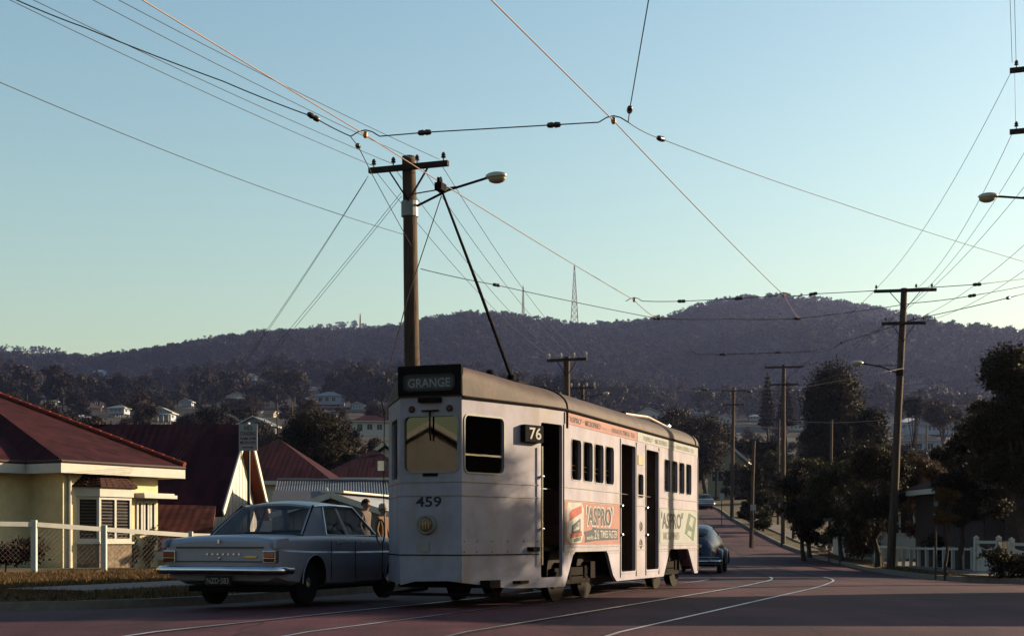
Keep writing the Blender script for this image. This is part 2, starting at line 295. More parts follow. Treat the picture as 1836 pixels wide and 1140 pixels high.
# tram tracks: centre lines run straight, then swing left with the street
def track_pts(v0):
    pts = []; u = 2.0; h = R(20); x, y = UV(u, v0); 
    while y < 150:
        pts.append((x, y, h)); u += .5
        if 26.5 < u and h > R(5.2): h -= .5/(52+(v0+7.41)*0.9)
        elif y > 60: h = R(5.2)
        x += .5*math.sin(h); y += .5*math.cos(h)
    return pts
railm = mat('polished_rail', (.46,.42,.42), .36, 1, var=.75, scale=.8, bump=.2, bscale=3); dullrail = mat('dull_rail', (.05,.032,.034), .8, 0, var=.4, scale=2); groovem = mat('rail_groove', (.012,.01,.01), .9)
def rz(x, y): return float(road_surf(x, y))
TRK = {}
for v0, lab in ((-7.41, 'left tram track of steel rails set flush in the asphalt under the tram'), (-4.51, 'right tram track of polished rails curving across the empty lane')):
    pts = track_pts(v0); TRK[v0] = pts; t = thing('tram_track', lab, 'track', (0,0,0), 0, 'tram tracks in the street')
    for s in (-1, 1):
        for nm, o0, o1, dz, m in (('rail', .69, .742, .009, railm), ('groove', .635, .685, .005, groovem)):
            mb = MB(); rows = []
            for x, y, h in pts:
                a = [(x+s*o*math.cos(h), y-s*o*math.sin(h)) for o in (o0, o1)]; rows.append([(p[0], p[1], rz(*p)+dz) for p in a])
            k = min(range(len(pts)), key=lambda i: abs(pts[i][1]-(38 if v0 > -6 else 34)))
            mb.grid(rows[:k+1]); mb.build(nm, m, t); mb = MB(); mb.grid(rows[k:]); mb.build(nm, m if nm == 'groove' else dullrail, t)   # far rails darkened so they show no bright sky reflection
# ---------------------------------------------------------------- the tram
def make_tram():
    silver = mat('tram_silver_paint', (.176,.158,.200), .6, 0, var=.16, scale=1.5, col2=(.196,.178,.216), spec=.06, dirt=.65, bump=.32, bscale=1.6)
    roofp = mat('tram_roof_canvas', (.078,.044,.042), .7, var=.35, scale=2.5, bump=.15, bscale=14, col2=(.100,.058,.052), spec=.15)
    dark = mat('tram_dark_interior', (.15,.085,.055), .7, var=.3, scale=4); black = mat('black_paint', (.012,.011,.013), .85, var=.2, spec=.03)
    trim = mat('tram_trim', (.40,.385,.37), .5, var=.15); iron = mat('bogie_iron', (.016,.010,.009), .85, spec=.04, var=.5, scale=6, bump=.4, bscale=20); steel = mat('wheel_steel', (.020,.012,.010), .75, 0, var=.5, spec=.06)
    brown = mat('varnished_wood', (.10,.045,.02), .4, var=.3, scale=5, stretch=(1,1,6)); chrome = mat('chrome', (.42,.42,.46), .2, 1, var=.1)
    gl = glassmat('tram_glass', (.42,.38,.36), .0, ior=1.35); glw = glassmat('tram_windscreen', (.20,.17,.15), .03); brass = mat('brass_rail', (.45,.28,.13), .35, .8)
    navy = mat('ad_navy', (.045,.045,.075), .6, var=.15, scale=20); white = mat('ad_white', (.19,.185,.185), .6, var=.1, scale=12); pink = mat('ad_pink', (.155,.062,.056), .6, var=.14, scale=5, col2=(.165,.070,.064)); red = mat('ad_red', (.42,.07,.05), .6, var=.15); greyp = mat('ad_faded_grey', (.27,.25,.24), .7, var=.2); green = mat('ad_green', (.10,.15,.10), .6, var=.2); cream = mat('ad_cream', (.145,.150,.155), .6, var=.12); fadred = mat('ad_faded_red', (.47,.33,.33), .7, var=.2)
    T = thing('tram', 'silver-grey electric tram number 459 with GRANGE destination and advertising panels', 'tram', (-1.069, 18.72, .012), R(-20))
    FL, FR, B, Cc, D, E, Gg, H, I, J = (-.44,0),(.44,0),(.977,1.56),(1.123,2.19),(1.123,10.99),(.977,11.62),(.44,13.18),(-.44,13.18),(-1.12,12.08),(-1.12,1.10)
    def seg(a, b): d = Vector((b[0]-a[0], b[1]-a[1], 0)); return Vector((a[0], a[1], 0)), d.normalized(), d.length
    def glass(name, org, xd, h, m=gl, inset=.03):
        mb = MB(); x = [p[0] for p in h]; z = [p[1] for p in h]; xd = Vector(xd).normalized(); n = xd.cross(Vector((0,0,1))); o = Vector(org)-n*inset
        return mb.add([o+xd*(min(x)-.01)+Vector((0,0,min(z)-.01)), o+xd*(max(x)+.01)+Vector((0,0,min(z)-.01)), o+xd*(max(x)+.01)+Vector((0,0,max(z)+.01)), o+xd*(min(x)-.01)+Vector((0,0,max(z)+.01))], [(0,1,2,3)]).build(name, m, T)
    def frame(org, xd, h, m, wdt=.022, out=.012, name='window_frame', parent=T):   # a raised rim round an opening
        x0, x1, z0, z1 = min(p[0] for p in h), max(p[0] for p in h), min(p[1] for p in h), max(p[1] for p in h)
        r = min(.07, (x1-x0)*.22); mb = MB(); sheet(mb, org, xd, rrect(x0-wdt, x1+wdt, z0-wdt, z1+wdt, r+wdt), [rrect(x0, x1, z0, z1, r)], .02, 0, -out); return mb.build(name, m, parent)
    # front
    o, xd, L = seg(FL, FR); wh = rrect(.06, L-.06, 1.80, 2.52, .07)
    sheet(MB(), o, xd, [(0,.30),(.2,.35),(L-.2,.36),(L,.34),(L,2.79),(0,2.79)], [wh], .05).build('front_panel', silver, T)
    frame(o, xd, wh, trim); glass('windscreen', o, xd, wh, glw)
    # right shoulder panel with its cab window
    o, xd, L = seg(FR, B); wh = rrect(.06, .86, 1.79, 2.53, .08)
    sheet(MB(), o, xd, [(0,.34),(.5,.29),(1.0,.24),(L,.23),(L,2.77),(0,2.79)], [wh], .05).build('shoulder_panel', silver, T)
    frame(o, xd, wh, trim); glass('cab_window', o, xd, wh, gl)
    MB().bar(o+xd*.06+Vector((-.02,.02,2.02)), o+xd*.86+Vector((-.02,.02,2.02)), .02, .025).build('window_bar', chrome, T)
    # route number box on the shoulder
    nb = MB(); n = xd.cross(Vector((0,0,1))); a0 = o+xd*1.22; a1 = o+xd*1.63
    nb.add([q+n*k+Vector((0,0,z)) for k in (.0,.09) for z in (2.24,2.48) for q in (a0, a1)], [(0,1,3,2),(4,6,7,5),(0,2,6,4),(1,5,7,3),(2,3,7,6),(0,4,5,1)]); nbo = nb.build('route_number_box', black, T, bevel=.012)
    text('route_number', '76', white, a0+n*.09+xd*.09+Vector((0,0,2.28)), xd, .26, .165, nbo, .012, lift=.006)
    # front platform doorway
    o, xd, L = seg(B, Cc); dh = rrect(.04, L-.03, .37, 2.54, .04)
    sheet(MB(), o, xd, [(0,.23),(L,.23),(L,2.76),(0,2.77)], [dh], .05).build('door_surround', silver, T)
    for z in (1.05, 1.78): MB().tube([o+xd*-.015+xd.cross(Vector((0,0,1)))*.035+Vector((0,0,z-.0)), o+xd*.05+xd.cross(Vector((0,0,1)))*.035+Vector((0,0,z))], .022, 8).build('handle_bracket', chrome, T)
    MB().tube([o+xd*-.0+xd.cross(Vector((0,0,1)))*.045+Vector((0,0,.55)), o+xd.cross(Vector((0,0,1)))*.045+Vector((0,0,2.2))], .014, 8).build('grab_rail', chrome, T)
    MB().tube([o+xd*.05-xd.cross(Vector((0,0,1)))*.15+Vector((0,0,1.62)), o+xd*(L-.05)-xd.cross(Vector((0,0,1)))*.15+Vector((0,0,1.62))], .014, 8).build('door_bar', chrome, T)
    # long right side
    o, xd, L = seg(Cc, D); holes = []; wins = []
    for s0 in (.38, .97, 1.56, 2.15): wins.append(rrect(s0, s0+.47, 1.78, 2.37, .07))
    for s0 in (6.0, 6.58, 7.16, 7.75): wins.append(rrect(s0, s0+.44, 1.78, 2.37, .07))
    doors = [rrect(3.05, 3.95, .37, 2.47, .05), rrect(4.67, 5.54, .37, 2.47, .05)]; wp = rrect(4.14, 4.48, 1.62, 2.02, .03)
    arch = [(L,.23),(8.5,.23),(8.30,.40),(7.98,.68),(7.88,.72),(6.5,.72),(6.4,.68),(6.12,.40),(5.95,.23),(2.80,.23),(2.60,.33),(2.32,.66),(2.22,.72),(.58,.72),(.46,.67),(.2,.36),(.08,.23),(0,.23)]
    sheet(MB(), o, xd, [(0,2.76),(L,2.76)]+arch, wins+doors+[wp], .05).build('side_panel', silver, T)
    for wv in wins:
        wo = glass('side_window', o, xd, wv, gl, .04); x0 = min(p[0] for p in wv); x1 = max(p[0] for p in wv)
        frame(o, xd, wv, trim, .016, .008, parent=wo)
        for z in (1.93, 2.0): MB().tube([(1.10-.06, 2.19+x0, z), (1.10-.06, 2.19+x1, z)], .008, 6).build('window_rail', brass, wo)
    frame(o, xd, wp, trim, .016, .008); glass('pillar_window', o, xd, wp, gl)
    for dv in doors:
        x0 = min(p[0] for p in dv); x1 = max(p[0] for p in dv)
        mb = MB(); sheet(mb, o, xd, rrect(x0-.03, x1+.03, .34, 2.50, .06), [rrect(x0, x1, .375, 2.47, .05)], .02, 0, -.012); mb.build('door_frame', silver, T)
        MB().tube([(1.0, 2.19+x0, 1.66), (1.0, 2.19+x1, 1.66)], .014, 8).build('door_bar', chrome, T)
        for z in (.98, 1.45): MB().ell((1.15, 2.19+x0-.01, z), (.025,.025,.03), 8, 6).build('door_knob', chrome, T)
    # panel beading all round the front and right side
    for z, q in ((1.66, .010), (1.48, .010), (.70, .014)):
        for (a, b), runs in (((FL, FR), [(0, .88)]), ((FR, B), [(0, 1.64)]), ((J, FL), [(0, 1.29)])):
            oo, dd, LL = seg(a, b); nn = dd.cross(Vector((0,0,1)))
            for r0, r1 in runs: MB().bar(oo+dd*r0+nn*.004+Vector((0,0,z)), oo+dd*r1+nn*.004+Vector((0,0,z)), .014, q).build('beading', trim if z > 1 else iron, T)
    for z in (1.66, 1.48, .80, .73):
        for r0, r1 in ((.02,2.98),(4.02,4.62),(5.6,8.78)): MB().bar((1.127, 2.19+r0, z), (1.127, 2.19+r1, z), .014, .016).build('beading', trim, T)
    for s0 in (.0, 3.0, 4.0, 4.64, 5.57, 8.77): MB().bar((1.128, 2.19+s0+.01, .28 if s0 not in (.0,) else .74), (1.128, 2.19+s0+.01, 2.55), .012, .02).build('joint_cover', trim, T)
    rv = MB()
    for s0 in list(np.arange(.1,.5,.12))+list(np.arange(2.3,2.95,.12))+list(np.arange(5.65,6.4,.12))+list(np.arange(8.0,8.75,.12)): rv.ell((1.124, 2.19+s0, .69), (.008,.012,.012), 6, 4)
    oo, dd, LL = seg(FR, B); nn = dd.cross(Vector((0,0,1)))
    for z in (.74, .88):
        for s0 in (.05,.3,.62,.95,1.3,1.6): p = oo+dd*s0+nn*.004; rv.ell((p.x, p.y, z), (.012,.012,.012), 6, 4)
    r_ = rv.build('rivets', trim, T); r_['kind'] = 'stuff'
    # remaining sides
    for (a, b), hs, nm in (((D, E), [], 'rear_door_surround'), ((E, Gg), [rrect(.5,1.4,1.79,2.5,.08)], 'rear_shoulder_panel'), ((Gg, H), [rrect(.06,.82,1.8,2.52,.07)], 'rear_panel'), ((H, I), [rrect(.3,1.0,1.79,2.5,.08)], 'rear_shoulder_panel'),
                           ((I, J), [rrect(s,s+.5,1.78,2.37,.07) for s in (.6,1.2,1.8,2.4,3.0,3.6,6.4,7.0,7.6,8.2,8.8,9.4)], 'far_side_panel'), ((J, FL), [rrect(.34,.98,1.72,2.53,.07)], 'shoulder_panel')):
        o2, x2, L2 = seg(a, b); sheet(MB(), o2, x2, [(0,.32),(L2,.32),(L2,2.78),(0,2.78)], hs, .05).build(nm, silver, T)
        for h_ in hs: glass('window_pane', o2, x2, h_, gl)
    # cream sunblind in the left shoulder window, floor, lining, seats
    MB().box(-.98,.98,1.3,5.2,.74,.80).box(-.98,1.05,5.2,8.25,.30,.36).box(-.98,.98,8.25,12.0,.74,.80).box(-.98,.98,5.16,5.2,.30,.74).box(-.98,.98,8.25,8.29,.30,.74).build('floor', black, T)
    MB().box(-1.06,-1.02,1.3,11.9,.36,2.74).build('lining', dark, T); MB().box(-1.04,1.06,2.3,10.9,2.66,2.72).build('ceiling', dark, T); MB().box(-.90,.92,1.62,1.68,.81,2.66).build('bulkhead', dark, T)
    MB().box(-.98,1.05,5.25,5.30,.37,2.64).build('bulkhead', dark, T)
    MB().box(-.98,1.05,7.75,7.80,.36,2.64).build('bulkhead', dark, T)
    for yy_ in (2.75, 3.5, 4.3, 8.3, 9.1, 9.9):
        st = MB().box(.1,.98,yy_,yy_+.42,.81,1.12).box(.1,.98,yy_+.36,yy_+.43,1.12,1.62).build('seat', dark, T, bevel=.02)
    mb = MB().box(-.38,.38,.18,.30,.40,1.35).build('controller', brown, T)
    MB().box(-.36,-.05,.35,.37,1.6,2.3).build('cab_screen', dark, T)
    # roof
    def wr(y): return np.interp(y, [0,1.56,2.19,10.99,11.62,13.18], [.46,.985,1.14,1.14,.985,.46])
    def wl(y): return np.interp(y, [0,1.1,12.08,13.18], [.46,1.14,1.14,.46])
    rows = []
    for y in list(np.linspace(-.02,2.3,14))+list(np.linspace(2.5,10.8,14))+list(np.linspace(11,13.2,10)):
        e = max(0, 1-min(y+.02, 13.2-y)/1.7); p = 2.3+3.2*e**1.5; Hh = .40+.02*e; row = []
        for i in range(21):
            t = math.pi*i/20; c = math.cos(t); x = (wr(y) if c >= 0 else wl(y))*math.copysign(abs(c)**(2/p), c); row.append((x, y, 2.775+Hh*(math.sin(t) if i not in (0,20) else 0)**(2/p)))
        rows.append(row)
    mb = MB(); mb.grid(rows); n0 = len(rows[0]); N = len(rows)
    mb.f.append(tuple(range(n0))[::-1]); mb.f.append(tuple(range((N-1)*n0, N*n0))); mb.mi += [0,0]
    rf = mb.build('roof', roofp, T, smooth='auto')
    gut = []
    for y in np.linspace(-.02, 13.2, 60): gut.append((wr(y)+.012, y, 2.765))
    MB().tube(gut, .016, 6).build('gutter', iron, rf)
    for ysm in (2.32, 10.7):
        ring = []; e = 0
        for i in range(21): t = math.pi*i/20; c = math.cos(t); ring.append((1.146*math.copysign(abs(c)**(2/2.3), c), ysm, 2.779+.405*math.sin(t)**(2/2.3)))
        MB().tube(ring, .014, 5).build('roof_seam', iron, rf)
    # destination box
    db = MB().box(-.455,.455,-.055,.02,2.80,3.19).build('destination_box', black, T, bevel=.012)
    sheet(MB(), (-.37,-.055,0), (1,0,0), rrect(0,.74,2.85,3.07,.07), [rrect(.03,.71,2.88,3.04,.06)], .015, 0, -.012).build('blind_frame', mat('blind_frame', (.02,.02,.024), .35), db)
    MB().add([(-.345,-.058,2.87),(.345,-.058,2.87),(.345,-.058,3.05),(-.345,-.058,3.05)], [(0,1,2,3)]).build('blind', mat('blind_cloth', (.10,.10,.11), .5, var=.2), db)
    text('destination', 'GRANGE', mat('blind_letters', (.42,.42,.42), .6, var=.2), (-.30,-.058,2.90), (1,0,0), .60, .115, db, .012)
    MB().box(-.16,.16,-.07,.0,2.70,2.765).build('ventilator', black, T, bevel=.01)
    for x in (-.27, .27): MB().lathe([(.045,0),(.045,-.02),(.03,-.03)], (x,0,2.62), 'y', 14).build('marker_light', mat('dark_red_lens', (.08,.01,.01), .2), T)
    MB().bar((-.12,-.02,2.595),(.12,-.02,2.595), .03, .02).build('wiper_motor', iron, T); MB().tube([(0,-.035,2.60),(.0,-.03,2.36),(.005,-.02,2.20)], .012, 6).build('wiper', black, T)
    MB().box(-.11,.10,-.015,.0,1.735,1.775).build('vent_slot', black, T)
    text('fleet_number', '459', navy, (-.215,0,1.33), (1,0,0), .37, .14, T, .022)
    hl = MB().lathe([(.135,.01),(.135,-.03),(.115,-.06),(.10,-.05)], (-.055,0,1.10), 'y', 24).build('headlamp', trim, T, smooth='auto')
    MB().lathe([(.10,-.052),(.08,-.075),(.04,-.088),(.005,-.092)], (-.055,0,1.10), 'y', 24).build('lens', mat('headlamp_lens', (.35,.17,.08), .15, var=.3, scale=8, coat=.6), hl, smooth=True)
    for x in (-.115,-.075,-.035,.005): MB().bar((x,-.09,1.04),(x,-.09,1.16), .012, .012).build('louvre', mat('lens_bar', (.55,.36,.18), .3), hl)
    MB().box(-.20,-.02,-.012,.0,.74,.86).build('coupler_plate', trim, T)
    # lifeguard, brake gear and buffer below the front
    MB().box(-.75,.85,.25,.31,.15,.19).bar((-.75,.28,.17),(-.75,1.6,.2),.04,.04).bar((.85,.28,.17),(.85,1.6,.2),.04,.04).build('lifeguard', iron, T)
    MB().box(-.62,.70,.35,.9,.26,.36).build('underframe', iron, T); MB().box(-.9,.9,1.0,12.2,.30,.34).box(-.5,.5,4.7,8.3,.16,.3).build('underframe', iron, T)
    for yc in (3.55, 9.55):
        bg_ = MB()
        for s in (-1,1):
            bg_.bar((s*.86,yc-1.05,.42),(s*.86,yc+1.05,.42),.07,.12).bar((s*.9,yc-.6,.27),(s*.9,yc+.6,.27),.05,.07)
            for k in (-.72,.72): bg_.box(s*.86-.08,s*.86+.08,yc+k-.12,yc+k+.12,.30,.56).tube([(s*.87,yc+k*.55,.28),(s*.87,yc+k*.55,.5)],.07,8)
            bg_.tube([(s*.9,yc-1.0,.42),(s*.9,yc-1.2,.2)],.03,6)
        bg_.box(-.6,.6,yc-.35,yc+.35,.3,.55); b = bg_.build('bogie', iron, T)
        for k in (-.72,.72):
            mb = MB().ell((.42,yc+k*.45,.40),(.3,.28,.26),12,8).build('motor', iron, b, smooth=True)
            for s in (-1,1): MB().lathe([(.05,-.09),(.10,-.09),(.12,-.05),(.30,-.04),(.33,-.065),(.395,-.06),(.40,.05),(.43,.055),(.43,.075),(.1,.08)] if s > 0 else [(.1,-.08),(.43,-.075),(.43,-.055),(.40,-.05),(.395,.06),(.33,.065),(.30,.04),(.12,.05),(.10,.09),(.05,.09)], (s*.73,yc+k,.40), 'x', 22).build('wheel', steel, b, smooth='auto')
    # trolley poles
    tp = MB().tube([(0,3.1,3.36),(0,1.7,4.52),(0,.34,5.60)], [.028,.024,.016], 8).build('trolley_pole', iron, T)
    MB().box(-.05,.05,.24,.42,5.56,5.66).lathe([(.03,-.03),(.055,-.02),(.04,0),(.055,.02),(.03,.03)], (0,.30,5.69), 'x', 12).build('trolley_head', iron, tp)
    MB().box(-.18,.18,2.75,4.0,3.18,3.24).lathe([(.16,3.24-3.2),(.14,.1),(.07,.12),(.06,.2)], (0,3.1,3.2), 'z', 14).bar((-.1,3.1,3.3),(-.1,3.75,3.27),.05,.06).bar((.1,3.1,3.3),(.1,3.75,3.27),.05,.06).build('trolley_base', iron, T)
    MB().tube([(0,9.4,3.33),(0,11.3,3.42),(0,13.1,3.34)], [.034,.03,.022], 8).build('stowed_trolley_pole', mat('worn_steel_pole', (.32,.26,.22), .35, .6), T); MB().box(-.18,.18,8.7,10.0,3.18,3.24).lathe([(.16,.04),(.14,.1),(.07,.12),(.06,.18)], (0,9.4,3.2), 'z', 14).build('trolley_base', iron, T)
    MB().ell((0,13.1,3.36),(.05,.07,.06),8,6).build('stowed_trolley_head', chrome, T)
    MB().tube([(.34,1.3,3.16),(.34,1.3,3.22)], .04, 8).ell((.34,1.3,3.23),(.06,.06,.04),8,6).build('roof_vent', iron, T)
    MB().tube([(0,.36,5.5),(-.36,.05,4.1),(-.70,-.05,2.75),(-.70,.06,2.6),(-.72,.08,1.5),(-.71,.10,.95)], .007, 5).tube([(-.74+.06*math.cos(a),.02+.0*a,1.0+.17*math.sin(a)) for a in np.linspace(0,6.4,16)], .012, 5).build('trolley_rope', mat('rope', (.12,.085,.07), .9), T)
    MB().box(-.77,-.68,.0,.1,1.82,1.95).build('rope_catcher', mat('catcher_metal', (.5,.42,.36), .35, .6), T)
    # advertising boards on the right side (flat painted panels)
    def board(nm, s0, s1, z0, z1, m, lift=.006): 
        return MB().box(1.124, 1.124+lift, 2.19+s0, 2.19+s1, z0, z1).build(nm, m, T)
    XD = Vector((0,1,0))
    def quad(nm, pts, m, parent, x=1.1335): return MB().add([(x, 2.19+a, b) for a, b in pts], [tuple(range(len(pts)))]).build(nm, m, parent)
    b1 = board('advertising_board', .06, 2.96, .83, 1.46, pink)
    quad('pack_outline', [(.12,1.30),(.20,1.44),(.86,1.45),(.98,1.36),(.96,.98),(.84,.86),(.34,.845),(.16,.92)], white, b1, 1.1310)
    quad('pack_band', [(.26,1.28),(.34,1.33),(.86,1.41),(.86,1.30),(.28,1.17)], red, b1); quad('pack_label', [(.38,1.10),(.80,1.215),(.80,1.01),(.38,.985)], navy, b1); quad('label_patch', [(.45,1.095),(.74,1.165),(.74,1.055),(.45,1.02)], white, b1, 1.1350)
    text('pack_name', 'ASPRO', navy, (1.135, 2.19+.47, 1.055), (0,1,.16), .25, .055, b1, .0, lift=.002)
    quad('pack_band', [(.30,.99),(.86,1.03),(.88,.955),(.31,.92)], red, b1); quad('pack_foot', [(.46,.91),(.84,.945),(.80,.885),(.48,.86)], green, b1)
    text('advert_outline', "'ASPRO'", white, (1.1300, 2.19+1.06, 1.09), XD, 1.52, .335, b1, .055); text('advert_name', "'ASPRO'", navy, (1.1315, 2.19+1.12, 1.115), XD, 1.40, .285, b1, .022)
    quad('banner', [(.98,1.02),(1.4,1.055),(1.45,1.09),(1.7,1.075),(2.86,1.07),(2.80,.99),(2.86,.905),(1.6,.885),(1.02,.855),(1.06,.93)], navy, b1)
    text('slogan', 'works', white, (1.1335, 2.19+1.09, .895), (0,1,.03), .36, .07, b1, .02); text('slogan', '2½', white, (1.1335, 2.19+1.50, .905), XD, .26, .145, b1, .02); text('slogan', 'TIMES', white, (1.1335, 2.19+1.83, .925), XD, .42, .12, b1, .02); text('slogan', 'FASTER', white, (1.1335, 2.19+2.30, .925), XD, .48, .12, b1, .02)
    b2 = board('advertising_board', 5.66, 8.72, .83, 1.46, cream)
    text('advert_name', "'ASPRO'", navy, (1.130, 2.19+5.74, 1.10), XD, 1.65, .30, b2, .022); text('advert_line', 'MICROFINED', greyp, (1.130, 2.19+5.9, .90), XD, 1.25, .14, b2, .01)
    quad('pack', [(7.62,1.02),(7.95,1.42),(8.62,1.33),(8.36,.87)], green, b2); quad('pack_label', [(7.95,1.20),(8.12,1.36),(8.40,1.31),(8.24,1.12)], cream, b2, 1.1350); quad('pack_label', [(7.88,1.08),(8.20,1.05),(8.14,.95),(7.80,1.0)], cream, b2, 1.1350)
    quad('pack_arrow', [(7.3,1.40),(7.5,1.42),(7.44,1.30)], green, b2)
    b3 = board('letter_board', .06, 4.05, 2.575, 2.735, pink); b4 = board('letter_board', 4.08, 8.70, 2.575, 2.735, cream)
    for bb, off, sc_, m1, m2 in ((b3, .25, .86, navy, fadred), (b4, 4.45, .93, greyp, greyp)):
        for tx, a, b_, h_, zz in (("'ASPRO'", 0, .72, .085, 2.61), ('-', .78, .10, .012, 2.65), ('MICROFINED', .92, .95, .085, 2.61), ('breaks up', 1.98, .52, .05, 2.615), ('HEADACHE,', 2.6, .72, .085, 2.60), ("PAIN", 3.36, .34, .085, 2.61), ('&', 3.76, .10, .085, 2.61), ("'FLU", 3.95, .27, .085, 2.61)):
            text('advert_words', tx, m2 if tx == 'breaks up' else m1, (1.1305, 2.19+off+a*sc_, zz), XD, b_*sc_, h_, bb, .006)
    MB().box(1.124,1.135,2.19+4.12,2.19+4.50,2.18,2.34).build('notice_plate', mat('plate_brass', (.48,.40,.25), .5, var=.3), T)
    for z in (1.13, .83):
        MB().lathe([(.085,0),(.085,.008),(.06,.010),(.06,0)], (1.124,2.19+4.33,z), 'x', 18).build('emblem', mat('emblem_grey', (.20,.17,.15), .6), T)
        text('emblem_number', '4' if z > 1 else '59', greyp, (1.127, 2.19+4.30, z-.035), XD, .06, .07, T, .004)
    MB().tube([(1.16,2.26,2.50),(1.16,2.26,2.74)], .018, 6).build('lamp_iron', iron, T)
    return T
make_tram()

# ---------------------------------------------------------------- cars
def cut_arches(me_obj, cuts):
    """cut wheel arches: subtract lying cylinders (y, z, radius)"""
    for s in (-1,1):
        for y, z, r in cuts:
            mbx = MB().lathe([(r,-.3),(r,.3)], (s*.82,y,z), 'x', 28); ob = mbx.build('cutter', me_obj.data.materials[0], me_obj.parent)
            md = me_obj.modifiers.new('arch', 'BOOLEAN'); md.operation = 'DIFFERENCE'; md.object = ob; md.solver = 'EXACT'
            dg = bpy.context.evaluated_depsgraph_get(); dg.update(); nm = bpy.data.meshes.new_from_object(me_obj.evaluated_get(dg)); me_obj.modifiers.clear(); old = me_obj.data; nm.name = old.name; me_obj.data = nm; bpy.data.objects.remove(ob)
    me_obj.data.materials.append(mat('black_paint', (.012,.011,.013), .85))
    for p in me_obj.data.polygons:                # the wells behind the arches are unpainted
        c = p.center
        if any((c.y-y)**2+(c.z-z)**2 < (r+.004)**2 for y, z, r in cuts) and abs(c.x) > .4 and abs(p.normal.x if abs(c.x) > .8 else 1) < 1.01 and (abs(c.x) < .80 or abs(p.normal.x) < .5): p.material_index = 1
    me_obj.data.set_sharp_from_angle(angle=R(32))
def wheel(parent, x, y, r=.31, wd=.16):
    s = 1 if x > 0 else -1; rub = mat('tyre_rubber', (.012,.011,.012), .85); hub = mat('hubcap_chrome', (.5,.5,.52), .22, 1); pt_ = mat('wheel_paint', (.30,.30,.32), .4)
    w_ = link('wheel', None, parent); w_.location = (x, y, r); w_.empty_display_size = .1
    prof = [(r*.60,-wd/2),(r*.9,-wd/2),(r,-wd*.32),(r,wd*.32),(r*.9,wd/2),(r*.60,wd/2)]
    MB().lathe(prof, (0,0,0), 'x', 26).build('tyre', rub, w_, smooth='auto')
    pr = [(r*.60,0),(r*.60,wd*.40),(r*.54,wd*.44),(r*.5,wd*.3),(r*.4,wd*.3)]; MB().lathe([(a, b*s) for a, b in pr], (0,0,0), 'x', 24).build('rim', pt_, w_, smooth='auto')
    pr = [(r*.42,wd*.30),(r*.40,wd*.44),(r*.2,wd*.52),(.01,wd*.54)]; MB().lathe([(a, b*s) for a, b in pr], (0,0,0), 'x', 20).build('hubcap', hub, w_, smooth=True)
    return w_
